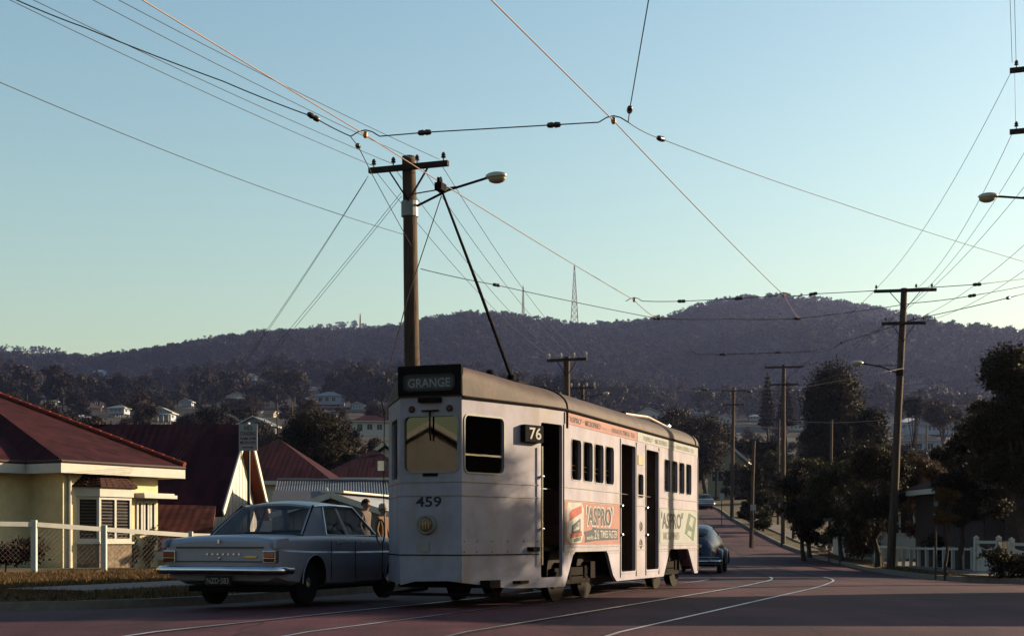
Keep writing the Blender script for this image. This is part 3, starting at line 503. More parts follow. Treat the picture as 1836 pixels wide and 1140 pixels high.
def make_sedan(name, label, cat, loc, rz, paint, plate=None):
    T = thing(name, label, cat, loc, rz); chrome = mat('chrome', (.42,.42,.46), .2, 1, var=.1); black = mat('black_paint', (.012,.011,.013), .85, var=.2, spec=.03); gl = glassmat('car_glass_'+name, (.80,.80,.82), .0, ior=1.28)
    #        y    half  deck  shoulder bottom
    st = [(0.03,.78,.86,.84,.46),(.10,.845,.915,.885,.36),(.35,.868,.945,.905,.30),(.9,.88,.96,.91,.26),(1.5,.885,.97,.915,.24),(2.3,.885,.97,.91,.23),(3.1,.88,.965,.90,.24),(3.45,.875,.955,.89,.25),(4.0,.86,.93,.86,.28),(4.4,.83,.89,.83,.33),(4.52,.78,.82,.78,.42)]
    rows = []
    for y, hw, dk, sh, bt in st:
        mid = (sh+bt)/2
        half = [(0,bt),(hw*.80,bt),(hw*.95,bt+.06),(hw*.985,mid-.10),(hw,mid+.04),(hw*.995,mid+.14),(hw*.972,mid+.165),(hw*.97,sh-.05),(hw*.95,sh-.005),(hw*.90,dk-.012),(hw*.6,dk+.012),(0,dk+.022)]
        row = [(x, y, z) for x, z in half]+[(-x, y, z) for x, z in half[-2:0:-1]]; rows.append(row)
    mb = MB(); mb.grid(rows, 0, True); n = len(rows[0]); mb.f += [tuple(range(n))[::-1], tuple(range((len(rows)-1)*n, len(rows)*n))]; mb.mi += [0,0]
    bod = mb.build('body', paint, T, smooth=True); cut_arches(bod, [(1.08,.31,.375),(3.78,.31,.375)])
    bl = MB()
    for y in (1.08,3.78): bl.box(-.80,.80,y-.40,y+.40,.22,.70)
    MB().box(-.7,.7,.4,4.2,.2,.28).build('underbody', black, T)
    for x in (-.69,.69):
        for y in (1.08,3.78): wheel(T, x, y)
        for y in (1.08,3.78):
            s = 1 if x > 0 else -1; lip = [(s*.884, y+.385*math.cos(a), .31+.385*math.sin(a)) for a in np.linspace(R(0), R(180), 22)]
            MB().tube(lip, .009, 6).build('arch_lip', paint, T)
    # greenhouse
    def roof_pt(u, v):                            # u across -1..1, v along 0 rear .. 1 front
        y = 1.62+v*1.28; hw = .585-.02*abs(v-.5); z = 1.395+.075*(1-u*u)*(1-.25*(2*v-1)**2)-.03*(2*v-1)**4; return (u*hw, y, z)
    mb = MB(); mb.grid([[roof_pt(u, v) for u in np.linspace(-1,1,15)] for v in np.linspace(0,1,11)]); mb.grid([[(x, y, z-.03) for x, y, z in [roof_pt(u, v) for u in np.linspace(-1,1,15)]] for v in np.linspace(0,1,11)])
    for u in (-1,1): mb.grid([[roof_pt(u, v), tuple(np.array(roof_pt(u, v))-[0,0,.03])] for v in np.linspace(0,1,11)])
    for v in (0,1): mb.grid([[roof_pt(u, v), tuple(np.array(roof_pt(u, v))-[0,0,.03])] for u in np.linspace(-1,1,15)])
    mb.build('roof', paint, T, smooth='auto')
    MB().tube([roof_pt(1.0, v) for v in np.linspace(0,1,11)], .015, 6).build('drip_rail', chrome, T); MB().tube([roof_pt(-1.0, v) for v in np.linspace(0,1,11)], .015, 6).build('drip_rail', chrome, T)
    for s in (-1,1):
        # C pillar: a broad panel, B post, A post
        def pan(nm, pts, m, th=.03):
            a = [Vector(p) for p in pts]; b = [p-Vector((s*th,0,0)) for p in a]; k = len(a); return MB().add(a+b, [tuple(range(k)), tuple(range(k, 2*k))[::-1]]+[(i,(i+1) % k,k+(i+1) % k,k+i) for i in range(k)]).build(nm, m, T)
        xb, xt = s*.775, s*.575
        pan('rear_pillar', [(s*.72,.98,.955),(xb,1.62,.955),(xt,1.86,1.385),(s*.565,1.62,1.385),(s*.60,1.45,1.28)], paint)
        pan('centre_post', [(xb,2.30,.955),(xb,2.38,.955),(xt,2.32,1.385),(xt,2.26,1.385)], paint); pan('front_pillar', [(xb,3.30,.955),(s*.76,3.42,.955),(s*.56,2.90,1.385),(xt,2.84,1.385)], paint)
        pan('side_window', [(xb-s*.012,1.62,.96),(xb-s*.012,2.32,.96),(xt-s*.012,2.28,1.385),(xt-s*.012,1.86,1.385)], gl, .006); pan('side_window', [(xb-s*.012,2.36,.96),(xb-s*.012,3.32,.96),(xt-s*.012,2.86,1.385),(xt-s*.012,2.30,1.385)], gl, .006)
        MB().tube([(s*.79,1.55,.965),(s*.79,3.35,.962)], .011, 6).build('belt_moulding', chrome, T)
        MB().tube([(s*.785,1.60,.975),(s*.59,1.855,1.37),(s*.592,2.28,1.39)], .010, 5).tube([(s*.592,2.30,1.39),(s*.585,2.84,1.385),(s*.772,3.30,.975)], .010, 5).build('window_surround', chrome, T)
        for y in (1.75, 2.55): MB().box(s*.885-.015, s*.885+.015, y, y+.15, .845, .870).build('door_handle', chrome, T, bevel=.005)
        dl = MB()
        for y in (1.56,2.34,3.30): dl.bar((s*.8835,y,.34),(s*.8835,y,.88),.006,.008)
        dl.build('door_gap', black, T)
    def gp(nm, pts, rr=3, bow=.03, ydir=-1):      # bowed glass between four corners
        a, b, c, d = [Vector(p) for p in pts]; g = []
        for i in range(7):
            t = i/6; row = []
            for j in range(9):
                q = j/8; p = (a.lerp(b, q)).lerp(d.lerp(c, q), t); p.y += ydir*bow*(1-(2*q-1)**2); row.append(p)
            g.append(row)
        return MB().grid(g).build(nm, gl, T, smooth=True)
    gp('rear_window', [(-.71,1.02,.965),(.71,1.02,.965),(.565,1.62,1.39),(-.565,1.62,1.39)], bow=.05); gp('windscreen', [(-.75,3.42,.965),(.75,3.42,.965),(.56,2.90,1.39),(-.56,2.90,1.39)], bow=.08, ydir=1)
    MB().tube([(-.565,1.615,1.385),(-.72,1.0,.965),(0,.95,.985),(.72,1.0,.965),(.565,1.615,1.385)], .013, 6).build('window_rubber', black, T)
    # seats
    sm = mat('car_upholstery', (.05,.03,.028), .8)
    MB().box(-.62,.62,1.75,1.9,.45,1.02).box(-.62,.62,1.9,2.35,.38,.55).box(-.62,.62,2.55,2.68,.45,1.05).box(-.62,.62,2.68,3.1,.38,.55).build('seats', sm, T, bevel=.03)
    MB().tube([(.35+.19*math.cos(a),3.0,.98+.19*math.sin(a)) for a in np.linspace(0,2*math.pi,18)], .013, 6).build('steering_wheel', black, T); MB().box(-.7,.7,3.2,3.45,.8,.965).build('dashboard', sm, T); MB().box(-.66,.66,1.05,1.72,.9,.955).build('parcel_shelf', sm, T)
    # rear: tail panel, lamps, bumper, plate
    redl = mat('tail_lens', (.36,.018,.012), .15, var=.1, coat=.8)
    for s in (-1,1):
        MB().box(*sorted((s*.845,s*.66)),-.005,.1,.60,.76).build('lamp_surround', chrome, T, bevel=.012); MB().box(*sorted((s*.835,s*.675)),-.02,.09,.665,.75).build('tail_lamp', redl, T, bevel=.01); MB().box(*sorted((s*.835,s*.675)),-.02,.09,.61,.66).build('indicator_lamp', mat('amber_lens', (.16,.03,.02), .2), T, bevel=.01)
        mb = MB(); a = [(s*.862,-.012,.79),(s*.862,-.012,.865),(s*.855,.03,.912),(s*.85,.35,.925),(s*.862,.35,.88),(s*.868,.1,.80)]; b = [(x-s*.05, y, z) for x, y, z in a]; k = 6
        mb.add(a+b, [tuple(range(k)), tuple(range(k,2*k))[::-1]]+[(i,(i+1) % k,k+(i+1) % k,k+i) for i in range(k)]).build('fin', paint, T, bevel=.008)
    MB().tube([(-.92,.30,.50),(-.905,.02,.50),(-.80,-.065,.50),(0,-.10,.505),(.80,-.065,.50),(.905,.02,.50),(.92,.30,.50)], .055, 10).build('rear_bumper', chrome, T, smooth=True); MB().tube([(-.92,4.2,.46),(-.88,4.5,.46),(0,4.62,.46),(.88,4.5,.46),(.92,4.2,.46)], .055, 10).build('front_bumper', chrome, T, smooth=True)
    MB().bar((-.66,.02,.80),(.66,.02,.80),.012,.022).build('boot_trim', mat('dull_trim', (.12,.115,.13), .4), T); MB().bar((-.66,.022,.615),(.66,.022,.615),.01,.016).build('boot_trim', mat('dull_trim', (.12,.115,.13), .4), T)
    MB().box(-.015,.015,-.004,.04,.855,.905).build('boot_badge', chrome, T); MB().lathe([(.022,.04),(.022,.01),(.012,.0)], (0,0,.66), 'y', 12).build('boot_lock', chrome, T)
    lw = MB()
    for x in np.linspace(-.18,.30,7): lw.box(x-.014,x+.014,.012,.04,.70,.722)
    lw.build('boot_lettering', chrome, T); MB().box(.38,.56,.012,.04,.665,.69).build('model_script', mat('gold_badge', (.35,.22,.08), .3, .8), T)
    if plate:
        pl = MB().box(-.19,.19,-.02,.0,.30,.425).build('number_plate', mat('plate_maroon', (.03,.012,.016), .5), T); text('plate_number', plate, mat('plate_white', (.45,.45,.47), .5), (-.165,-.02,.325), (1,0,0), .33, .075, pl, .006)
    for s in (-1,1): MB().lathe([(.09,0),(.09,.03),(.02,.06)], (s*.62,4.50,.66), 'y', 16).build('headlamp', chrome, T)
    MB().box(-.48,.48,4.48,4.54,.58,.74).build('grille', chrome, T)
    return T
cream_paint = mat('car_cream_paint', (.168,.160,.200), .34, 0, var=.06, scale=3, coat=.2, spec=.3)
make_sedan('parked_car', 'pale grey four-door sedan with red tail lamps parked beside the tram', 'car', (-3.88, 18.80, .01), R(-19), cream_paint, 'NZD·583')
make_sedan('distant_car', 'pale blue sedan far up the street near the bend', 'car', (17.75, 131, rz(17.8, 132)), R(-6), mat('car_blue_paint', (.50,.62,.80), .3, var=.06, coat=.5))

def make_beetle(loc, rzz):
    T = thing('small_round_car', 'dark blue rounded rear-engined small car just behind the tram', 'car', loc, rzz)
    paint = mat('beetle_blue', (.012,.018,.05), .3, var=.1, coat=.12, spec=.3); chrome = mat('chrome', (.42,.42,.46), .2, 1, var=.1); black = mat('black_paint', (.012,.011,.013), .85); gl = glassmat('beetle_glass', (.30,.30,.32), .0, ior=1.3)
    ty = [0,.06,.2,.45,.75,1.1,1.5,1.9,2.3,2.55,2.75,2.9,3.3,3.7,3.95,4.05]; tz = [.50,.66,.86,1.06,1.23,1.38,1.47,1.50,1.46,1.33,1.12,1.02,.96,.78,.56,.45]; tw = [.36,.46,.55,.61,.66,.70,.72,.73,.72,.71,.69,.64,.56,.46,.36,.28]
    zt = lambda y: np.interp(y, ty, tz); hw = lambda y: np.interp(y, ty, tw)
    def pt_(y, t, off=0):                         # t: 0 right sill .. 1 left sill over the roof
        h, top, zb = hw(y), zt(y), .28; a = math.pi*t; cx = math.copysign(abs(math.cos(a))**.62, math.cos(a)); sz = abs(math.sin(a))**.72
        taper = 1-.20*max(0, (sz-.55)/.45) if top > 1.05 else 1
        return (h*cx*taper*(1+off/h), y-off*(.6 if y < 1 else 0), zb+(top-zb)*sz+off*.7)
    mb = MB(); Y = np.interp(np.linspace(0, 15, 46), range(16), ty); mb.grid([[pt_(y, t) for t in np.linspace(0,1,33)] for y in Y]); n = 33
    mb.f += [tuple(range(n)), tuple(range(45*n, 46*n))]; mb.mi += [0,0]; mb.build('body', paint, T, smooth=True)
    def patch(nm, y0, y1, t0, t1, m, off=.006, k=9): return MB().grid([[pt_(y, t, off) for t in np.linspace(t0, t1, k)] for y in np.linspace(y0, y1, k)]).build(nm, m, T, smooth=True)
    patch('rear_window', .66, 1.06, .385, .615, gl, .012); 
    for a, b in ((.08,.22),(.78,.92)):
        patch('side_window', 1.25, 1.75, a+.14 if a < .5 else .64, b+.12 if a < .5 else .78, gl); patch('side_window', 1.82, 2.45, a+.14 if a < .5 else .64, b+.12 if a < .5 else .78, gl)
    patch('windscreen', 2.56, 2.80, .30, .70, gl); patch('engine_lid', .05, .52, .36, .64, paint, .012); patch('louvres', .53, .62, .42, .58, black, .010)
    for s in (-1,1):
        for yc, ry in ((.78,.52),(3.25,.56)):
            g = []
            for i in range(13):
                a = math.pi*(-.02+1.04*i/12); row = []
                for j in range(9):
                    b = (j/8)*math.pi/2; row.append((s*(.50+.29*math.cos(b)**.5 if j < 8 else .50), yc+(ry-.05*math.sin(b))*math.cos(a)*(.86+.14*math.sin(b)), .30+(.42+.05*math.sin(b))*math.sin(a)*(.85+.15*math.sin(b))))
                g.append(row)
            MB().grid(g).build('mudguard', paint, T, smooth=True)
        wheel(T, s*.66, .80, .32, .14); wheel(T, s*.66, 3.20, .32, .14)
        MB().ell((s*.64,.30,.70),(.06,.09,.085),10,8).build('tail_lamp', mat('tail_lens', (.36,.018,.012), .15), T, smooth=True); MB().tube([(s*.42,-.10,.34),(s*.42,-.12,.50)], .025, 8).build('bumper_guard', chrome, T)
        MB().bar((s*.70,1.2,.30),(s*.70,2.7,.30),.16,.04).build('running_board', black, T)
    MB().tube([(-.76,.12,.38),(-.68,-.06,.38),(0,-.12,.38),(.68,-.06,.38),(.76,.12,.38)], .035, 8).build('rear_bumper', chrome, T, smooth=True); MB().tube([(-.70,-.05,.50),(0,-.11,.50),(.70,-.05,.50)], .014, 6).build('bumper_rail', chrome, T)
    MB().box(-.17,.17,-.06,-.03,.55,.65).build('number_plate', mat('plate_maroon', (.03,.012,.016), .5), T); MB().box(-.09,.09,-.02,.08,.66,.70).build('plate_lamp', chrome, T)
    MB().box(-.6,.6,1.55,1.7,.4,.95).box(-.6,.6,2.2,2.3,.4,1.0).build('seats', mat('car_upholstery', (.05,.03,.028), .8), T, bevel=.03); MB().box(-.55,.55,.2,3.6,.22,.30).build('underbody', black, T)
    return T
make_beetle((5.50, 42.6, rz(5.5, 43)), R(-12))
# ---------------------------------------------------------------- poles and street lamps
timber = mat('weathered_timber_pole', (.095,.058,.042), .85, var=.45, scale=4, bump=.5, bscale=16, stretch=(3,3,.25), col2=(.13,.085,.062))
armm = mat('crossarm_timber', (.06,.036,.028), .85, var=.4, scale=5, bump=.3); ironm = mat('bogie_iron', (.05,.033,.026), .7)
porc = mat('porcelain_insulator', (.55,.52,.48), .25, var=.1, coat=.4); porcd = mat('brown_insulator', (.05,.03,.024), .3, var=.2, coat=.4)
lampm = mat('lamp_alloy', (.32,.29,.24), .4, .5, var=.15); lensm = mat('lamp_diffuser', (.55,.42,.26), .3, var=.1)
AX = Vector((CT, -ST, 0))                         # across the street
def insulator(parent, p, m, s=1.0):
    return MB().lathe([(.012*s,-.02),(.012*s,.05*s),(.035*s,.055*s),(.048*s,.075*s),(.03*s,.09*s),(.042*s,.11*s),(.03*s,.14*s),(.018*s,.16*s),(.0015,.165*s)], p, 'z', 10).build('insulator', m, parent, smooth='auto')
def pole(label, base, top, r0, r1, arms=(), adir=AX, lamp=None, ins=porcd, group=None, sleeve=None, braces=True, iscale=1.0):
    base = Vector(base); top = Vector(top); T = thing('power_pole', label, 'power pole', base, 0, group); t = top-base
    n = 9; rnd = random.Random(sum(map(ord, label)))
    pts = [t*(i/n)+Vector((rnd.uniform(-.012,.012), rnd.uniform(-.012,.012), 0)) for i in range(n+1)]; pts[0].z -= .3
    MB().tube(pts, [r0+(r1-r0)*i/n for i in range(n+1)], 14).build('post', timber, T, smooth='auto')
    for zz, hl, pos in arms:                      # height over base, half length, insulator places -1..1
        c = t*(zz/t.z); a = MB().bar(c-adir*hl+Vector((0,-(r1+.05),0)), c+adir*hl+Vector((0,-(r1+.05),0)), .10, .10).build('crossarm', armm, T, bevel=.008)
        for p in pos: insulator(a, c+adir*hl*p+Vector((0,-(r1+.05),.05)), ins, iscale)
        if braces:
            for s in (-1,1): MB().bar(c+adir*hl*.48*s+Vector((0,-(r1+.03),-.05)), c+Vector((0,-(r1+.03),-.62)), .045, .02).build('brace', ironm, T)
    if sleeve: c = t*(sleeve/t.z); MB().tube([c-Vector((0,0,.14)), c+Vector((0,0,.14))], r1+.035, 14).build('sleeve', mat('zinc_sleeve', (.32,.31,.32), .45, .3, var=.2), T)
    if lamp:
        zz, L, rise, d = lamp; c = t*(zz/t.z); e = c+d*L+Vector((0,0,rise)); MB().tube([c+d*r0*.6, c.lerp(e, .5)+Vector((0,0,.05)), e], .024, 8).build('lamp_arm', ironm, T)
        MB().tube([c+d*r0*.6+Vector((0,0,.25)), c.lerp(e, .6)+Vector((0,0,.06))], .012, 6).build('stay_rod', ironm, T)
        MB().tube([c-Vector((0,0,.10)), c+Vector((0,0,.10))], r0*.95, 12).build('clamp', ironm, T)
        h = link('lamp_head', None, T); h.location = e; h.rotation_euler = (0,0,math.atan2(d.y, d.x)); h.empty_display_size = .1
        MB().ell((.17,0,.02),(.21,.12,.075),14,8).build('lamp_cover', lampm, h, smooth=True); MB().ell((.19,0,-.035),(.17,.10,.085),14,8).build('lamp_bowl', lensm, h, smooth=True)
    return T
PB = P(746, 1040, 26.5); PB.z = G(PB.x, PB.y)-.0
PT = P(733, 281, 26.5)
hA = PT.z-PB.z
pole('thick leaning timber pole behind the tram front with one crossarm and street lamp', PB, PT, .165, .125, [(hA-.24, .80, (-.88,-.38,.22,.88))], AX, (hA-.95, 1.55, .42, AX), sleeve=hA-.98)
pB = P(1016, 640, 53); gB = (PX(1016,53), 53, G(PX(1016,53), 53)); pole('timber pole with four white insulators rising behind the tram roof', gB, pB, .15, .12, [(pB.z-gB[2]-.12, .78, (-.9,-.3,.35,.95))], AX, ins=porc, iscale=1.3)
pC = P(1044, 690, 88); gC = (PX(1044,88), 88, G(PX(1044,88), 88)); pole('farther small pole with white insulators and lamp seen over the tram roof', gC, pC, .15, .12, [(pC.z-gC[2]-.2, .80, (-.9,-.3,.35,.95))], AX, (pC.z-gC[2]-1.0, 1.3, .45, Vector((.98,-.17,0))), ins=porc, iscale=1.6)
A2 = Vector((.985,-.17,0))
pD = P(1621, 517, 48); gD = P(1597, 1008, 48); gD.z = G(gD.x, 48); pole('tall leaning timber pole with two crossarms and lamp on the right footpath', gD, pD, .145, .105, [(pD.z-gD.z-.1, 1.02, (-.93,.35,.85)), (pD.z-gD.z-1.2, .72, (-.8,.45,.9))], A2, (pD.z-gD.z-2.85, 1.30, .32, Vector((-.98,.0,0))), ins=porcd)
pE = P(1405, 654, 80); gE = P(1404, 975, 80); gE.z = G(gE.x, 80); pole('straight timber pole with two crossarms in front of the pines', gE, pE, .135, .105, [(pE.z-gE.z-.15, 1.07, (-.95,-.3,.9)), (pE.z-gE.z-1.12, .82, (-.9,.9))], A2, braces=False)
pF = P(1316, 694, 113); gF = P(1312, 915, 113); gF.z = G(gF.x, 113); pole('distant timber pole with two crossarms above the bend', gF, pF, .145, .11, [(pF.z-gF.z-.3, 1.0, (-.9,0,.9)), (pF.z-gF.z-1.4, .85, (-.9,.9))], A2, braces=False, iscale=1.6)
gG = Vector((11.6, 30.0, G(11.6, 30.0))); pG = Vector((11.62, 30.0, 11.3)); pole('pole at the right edge showing only crossarm tips and lamp', gG, pG, .17, .14, [(10.85-gG.z, 1.12, (-.88,)), (9.55-gG.z, 1.12, (-.88,))], AX, (7.95-gG.z, 1.32, .30, -AX))
thin = [(1352,790,1346,950,76,'slim timber pole with small white notices at its foot',.10), (1286,772,1283,884,150,'slim dark pole beside the far bend',.11), (1491,752,1489,900,96,'slim pole standing before the dark round tree',.11), (1397,752,1395,850,100,'short slim post left of the dark round tree',.09)]
for x0, y0, x1, y1, d, lb, r in thin:
    b = P(x1, y1, d); b.z = G(b.x, d); pole(lb, b, P(x0, y0, d), r, r*.8)
def fd(px, y):                                    # distance at which the ground shows at that row
    for d in np.arange(60, 1490, 4.0):
        if HY-(G(PX(px, d), d)-EYE)/d*F <= y: return float(d)
    return 1490.0
for x, y0, y1, lb, arm in ((1736,719,832,'far pole with a crossarm beside the right-hand tree',1), (1661,762,818,'far pole with a short crossarm before the white houses',1), (1712,760,812,'far pole with a bright cap before the white houses',0), (497,722,776,'bare sunlit pole among the left suburb trees',0), (524,722,778,'bare sunlit pole nearest the round left tree',0)):
    d = min(fd(x, y1+10), 260); b = P(x, y1, d); b.z = G(b.x, d); tp_ = P(x, y0, d); pole(lb, b, tp_, .14, .12, [(tp_.z-b.z-.3, 1.1, (-.9,.9))] if arm else (), A2, braces=False, iscale=2)

# ---------------------------------------------------------------- overhead wires
wirem = mat('copper_trolley_wire', (.12,.075,.06), .5, .5, var=.1); dwire = mat('dark_wire', (.055,.042,.04), .6, .3, var=.1)
def wire(name, label, pts, r, m=dwire, sag=0, group=None, beads=(), n=14, ears=(), far=()):
    a = []
    for i in range(len(pts)-1):
        p, q = Vector(pts[i]), Vector(pts[i+1])
        for j in range(n):
            t = j/n; a.append(p.lerp(q, t)-Vector((0,0,sag*4*t*(1-t))))
    a.append(Vector(pts[-1])); o = MB().tube(a, r, 5).build(name, m, smooth=True); tag(o, label, 'wire', group)
    for b in beads:
        b = Vector(b); d = min(range(len(a)-1), key=lambda i: ((a[i]+a[i+1])/2-b).length); dr = (a[d+1]-a[d]).normalized()
        k = a[d]+dr*max(0, min((b-a[d]).dot(dr), (a[d+1]-a[d]).length)); mb = MB(); mb.tube([k-dr*.085, k-dr*.07, k-dr*.02, k, k+dr*.02, k+dr*.07, k+dr*.085], [.010,.029,.035,.024,.035,.029,.010], 10); mb.build('insulator', porcd, o, smooth=True)
    if far: MB().tube([Vector(p) for p in far], .005, 5).build('far_run', mat('unlit_wire', (.03,.02,.022), .9), o)  # far run coloured dark so it does not look sunlit against the hill
    for e in ears: e = Vector(e); MB().ell(e, (.03,.03,.045), 8, 6).build('wire_clip', mat('bronze_clip', (.25,.12,.06), .4, .6), o)
    return o
ZT = 5.72
def trk(v0, y):                                   # point of a track's centre line at that depth
    p = TRK[v0]; i = min(range(len(p)), key=lambda i: abs(p[i][1]-y)); return Vector((p[i][0], p[i][1], ZT+float(road_z(p[i][1]))))
hl1 = Vector((PX(655,16.9), 16.9, ZT)); hr1 = Vector((PX(1100,16.4), 16.4, ZT+.02)); hl2 = P(1137,538,28.4); hr2 = P(1405,529,27.8); hl3 = P(1178,571,30.2); hr3 = P(1433,571,30.8); hl4 = P(1240,634,37.0); hr4 = P(1472,628,36.4)
hl5 = trk(-7.41, 44); hr5 = trk(-4.51, 45)
base_l = Vector((-6.3,3,ZT)); x, y = UV(3, -7.41); base_l = Vector((x, y, ZT+.05)); x, y = UV(3, -4.51); base_r = Vector((x, y, ZT+.05))
wire('trolley_wire', 'copper trolley wire over the tram, touching its pole', [base_l, hl1, hl2, hl3], .0070, wirem, .03, 'trolley wires over the tracks', ears=[hl1, hl2], far=[hl3, hl4, hl5]+[trk(-7.41, y) for y in (54,66,82,104,130)])
wire('trolley_wire', 'copper trolley wire over the right-hand track, clear of the tram', [base_r, hr1, hr2, hr3], .0070, wirem, .03, 'trolley wires over the tracks', ears=[hr1, hr2], far=[hr3, hr4, hr5]+[trk(-4.51, y) for y in (55,67,83,104,130)])
polG = Vector((11.5, 30.0, 6.6))
hump = lambda p, s=1: [p+Vector((-.17,0,-.02)), p+Vector((-.08,0,.035)), p+Vector((0,0,.055)), p+Vector((.08,0,.035)), p+Vector((.17,0,-.02))]
wire('span_wire', 'near span wire joining both trolley wires across the upper sky', hump(hl1)+[hl1+Vector((.75,-.1,.0))]+hump(hr1), .0075, dwire, .0, 'span wires', [P(761,237,16.8), P(993,232,16.5)], 4)
wire('pull_off_wire', 'pull-off wire with one insulator running up to the top left corner', [hl1+Vector((-.17,0,-.02)), P(562,210,16.6), P(400,146,16.2), P(150,49,15.6), P(20,-4,15.3), P(-400,-150,14.5)], .007, dwire, .01, 'span wires', [P(562,210,16.6)])
wire('pull_off_wire', 'short pull-off wire dropping from the left hanger past the crossarm to the pole', [hl1+Vector((-.17,0,-.03)), P(642,262,17.8), P(670,318,20.5), P(738,442,26.4)], .006, dwire, 0, 'span wires', [P(642,262,17.8)])
wire('pull_off_wire', 'steep pull-off wire with one insulator rising to the top edge', [hr1+Vector((.17,0,-.02)), P(1129,197,15.9), P(1163,0,13.2), P(1230,-420,10)], .006, dwire, 0, 'span wires', [P(1129,197,15.9)])
wire('span_wire', 'long span wire sloping down to the right edge below the lamp', [hr1+Vector((.17,0,-.02)), P(1185,249,17.1), P(1500,362,21.8), P(1835,469,27.0), polG+Vector((0,0,.1))], .0055, dwire, .02, 'span wires', [P(1185,249,17.1)])
wire('span_wire', 'span wire grazing the hilltop between the trolley wires', hump(hl2)+[P(1222,540,28.2)]+hump(hr2)+[P(1458,527,27.7), P(1752,510,27.2), polG+Vector((0,0,-.1))], .0075, dwire, .008, 'span wires', [P(1222,540,28.2), P(1325,536,28.0), P(1458,527,27.7), P(1752,510,27.2)], 5)
wire('span_wire', 'span wire from the left pole to the right edge behind the hilltop one', [P(754,482,26.5), P(890,511,27.4), hl3, P(1300,572,30.4), hr3, P(1640,543,28.6), P(1743,530,27.8), polG+Vector((0,0,-.2))], .0075, dwire, .015, 'span wires', [P(890,511,27.4), P(1433,570,30.7), P(1743,530,27.8), hl3], 6)
wire('span_wire', 'third span wire crossing the dark hillside to the right edge', hump(hl4)+[P(1395,632,36.6)]+hump(hr4)+[P(1508,614,35.2), P(1640,572,31.5), P(1808,534,27.8), polG+Vector((0,0,-.3))], .0085, dwire, .01, 'span wires', [P(1295,636,36.8), P(1395,632,36.6), P(1508,614,35.2), P(1808,534,27.8)], 5)
wire('span_wire', 'fourth span wire low across the hillside above the pines', hump(hl5)+[hl5.lerp(hr5, .5)]+hump(hr5)+[P(1620,660,47.9)], .0085, dwire, .02, 'span wires', [hl5.lerp(hr5, .25), hl5.lerp(hr5, .75)], 5)
for (ix, iy), (qx, qy), lab in (((668,297),(17,0),'lowest of four power lines rising to the top left corner'), ((704,294),(59,0),'second of four power lines rising to the top left corner'), ((752,290),(166,0),'third of four power lines rising to the top left corner'), ((788,286),(212,0),'power line nearest the trolley wire at the top left')):
    a = P(ix, iy, 26.6 if ix < 740 else 26.3); b = P(qx, qy, 18.7); wire('power_line', lab, [a, b, b+(b-a)*1.6+Vector((0,0,.5))], .0055, dwire, .05, 'power lines at top left')
wire('telephone_wire', 'lone lower wire sloping from the left edge to the pole', [P(726,421,26.4), P(0,148,17), P(-600,-60,13)], .0055, dwire, .10)
MB_ = pole
ends = [(668,300,26.6,988,640),(704,297,26.5,1005,640),(752,293,26.4,1028,640),(788,290,26.3,1044,640)]
for k, (x0, y0, d0, x1, y1) in enumerate(ends):
    wire('power_line', ('leftmost','second','third','rightmost')[k]+' of four thin lines from the near pole down to the pole behind the tram', [P(x0,y0,d0), P(x1,y1,53)], .006, dwire, .35, 'power lines behind the tram')
for x0, y0, x1, y1, lab in ((660,316,302,822,'left service line from crossarm to the cream house'), (657,322,306,824,'second service line from crossarm to the cream house'), (719,346,312,826,'third service line, from mid pole to the cream house'), (720,352,318,827,'right-hand service line, from mid pole to the cream house')):
    wire('service_line', lab, [P(x0,y0,26.6), P(x1,y1,41.2)], .005, dwire, .25 if x0 < 700 else .12, 'service lines to the cream house')
# lines on the right: from the near right pole to the tall leaning pole and on
aG = Vector((11.6, 29.85, 10.91)); bG = Vector((11.6, 29.85, 9.61))
rl = [(aG-AX*1.02, P(1576,512,47.9),'top left line of the fan between the right-hand poles'), (bG-AX*1.0, P(1642,519,47.8),'second line of the fan between the right-hand poles'), (aG+AX*.2, P(1660,519,47.8),'third line of the fan between the right-hand poles'), (bG+AX*.15, P(1592,577,47.9),'fourth line of the fan between the right-hand poles'), (bG+AX*.8+Vector((0,0,-.9)), P(1630,577,47.8),'fifth line of the fan between the right-hand poles'), (bG+AX*.9+Vector((0,0,-1.6)), P(1650,578,47.8),'lowest line of the fan between the right-hand poles')]
for a, b, lab in rl: wire('power_line', lab, [a, b], .0062, dwire, .45, 'power lines between the right-hand poles')
for dx, lab in ((-.05,'left of the twin wires dropping from the top right edge'),(.03,'right of the twin wires dropping from the top right edge')):
    a = aG-AX*(.99-dx); wire('power_line', lab, [a+Vector((0,0,.12)), a+Vector((-.342*12,-.94*12,.5))], .0055, dwire, .0, 'wires at the top right edge')
wire('jumper_wire', 'short vertical wire joining the two crossarm tips at the right edge', [aG-AX*.99, bG-AX*.97+Vector((0,0,.1))], .005)
for (x0,y0),(x1,y1),lab in (((1576,513),(1374,656),'upper left line between the leaning and straight poles'), ((1660,519),(1434,656),'upper right line between the leaning and straight poles'), ((1592,578),(1382,688),'lower left line between the leaning and straight poles'), ((1650,578),(1430,688),'lower right line between the leaning and straight poles')):
    wire('power_line', lab, [P(x0,y0,47.9), P(x1,y1,80)], .008, dwire, .5, 'power lines along the right footpath')
for (x0,y0),(x1,y1),lab in (((1374,656),(1290,702),'left line from the straight pole to the distant pole'), ((1434,656),(1341,702),'right line from the straight pole to the distant pole')):
    wire('power_line', lab, [P(x0,y0,80), P(x1,y1,113)], .010, dwire, .4, 'power lines along the right footpath')
wire('service_line', 'pale cable crossing level before the dark round tree', [P(1405,752,80), P(1590,752,62)], .012, mat('pale_cable', (.30,.27,.26), .6), .15)
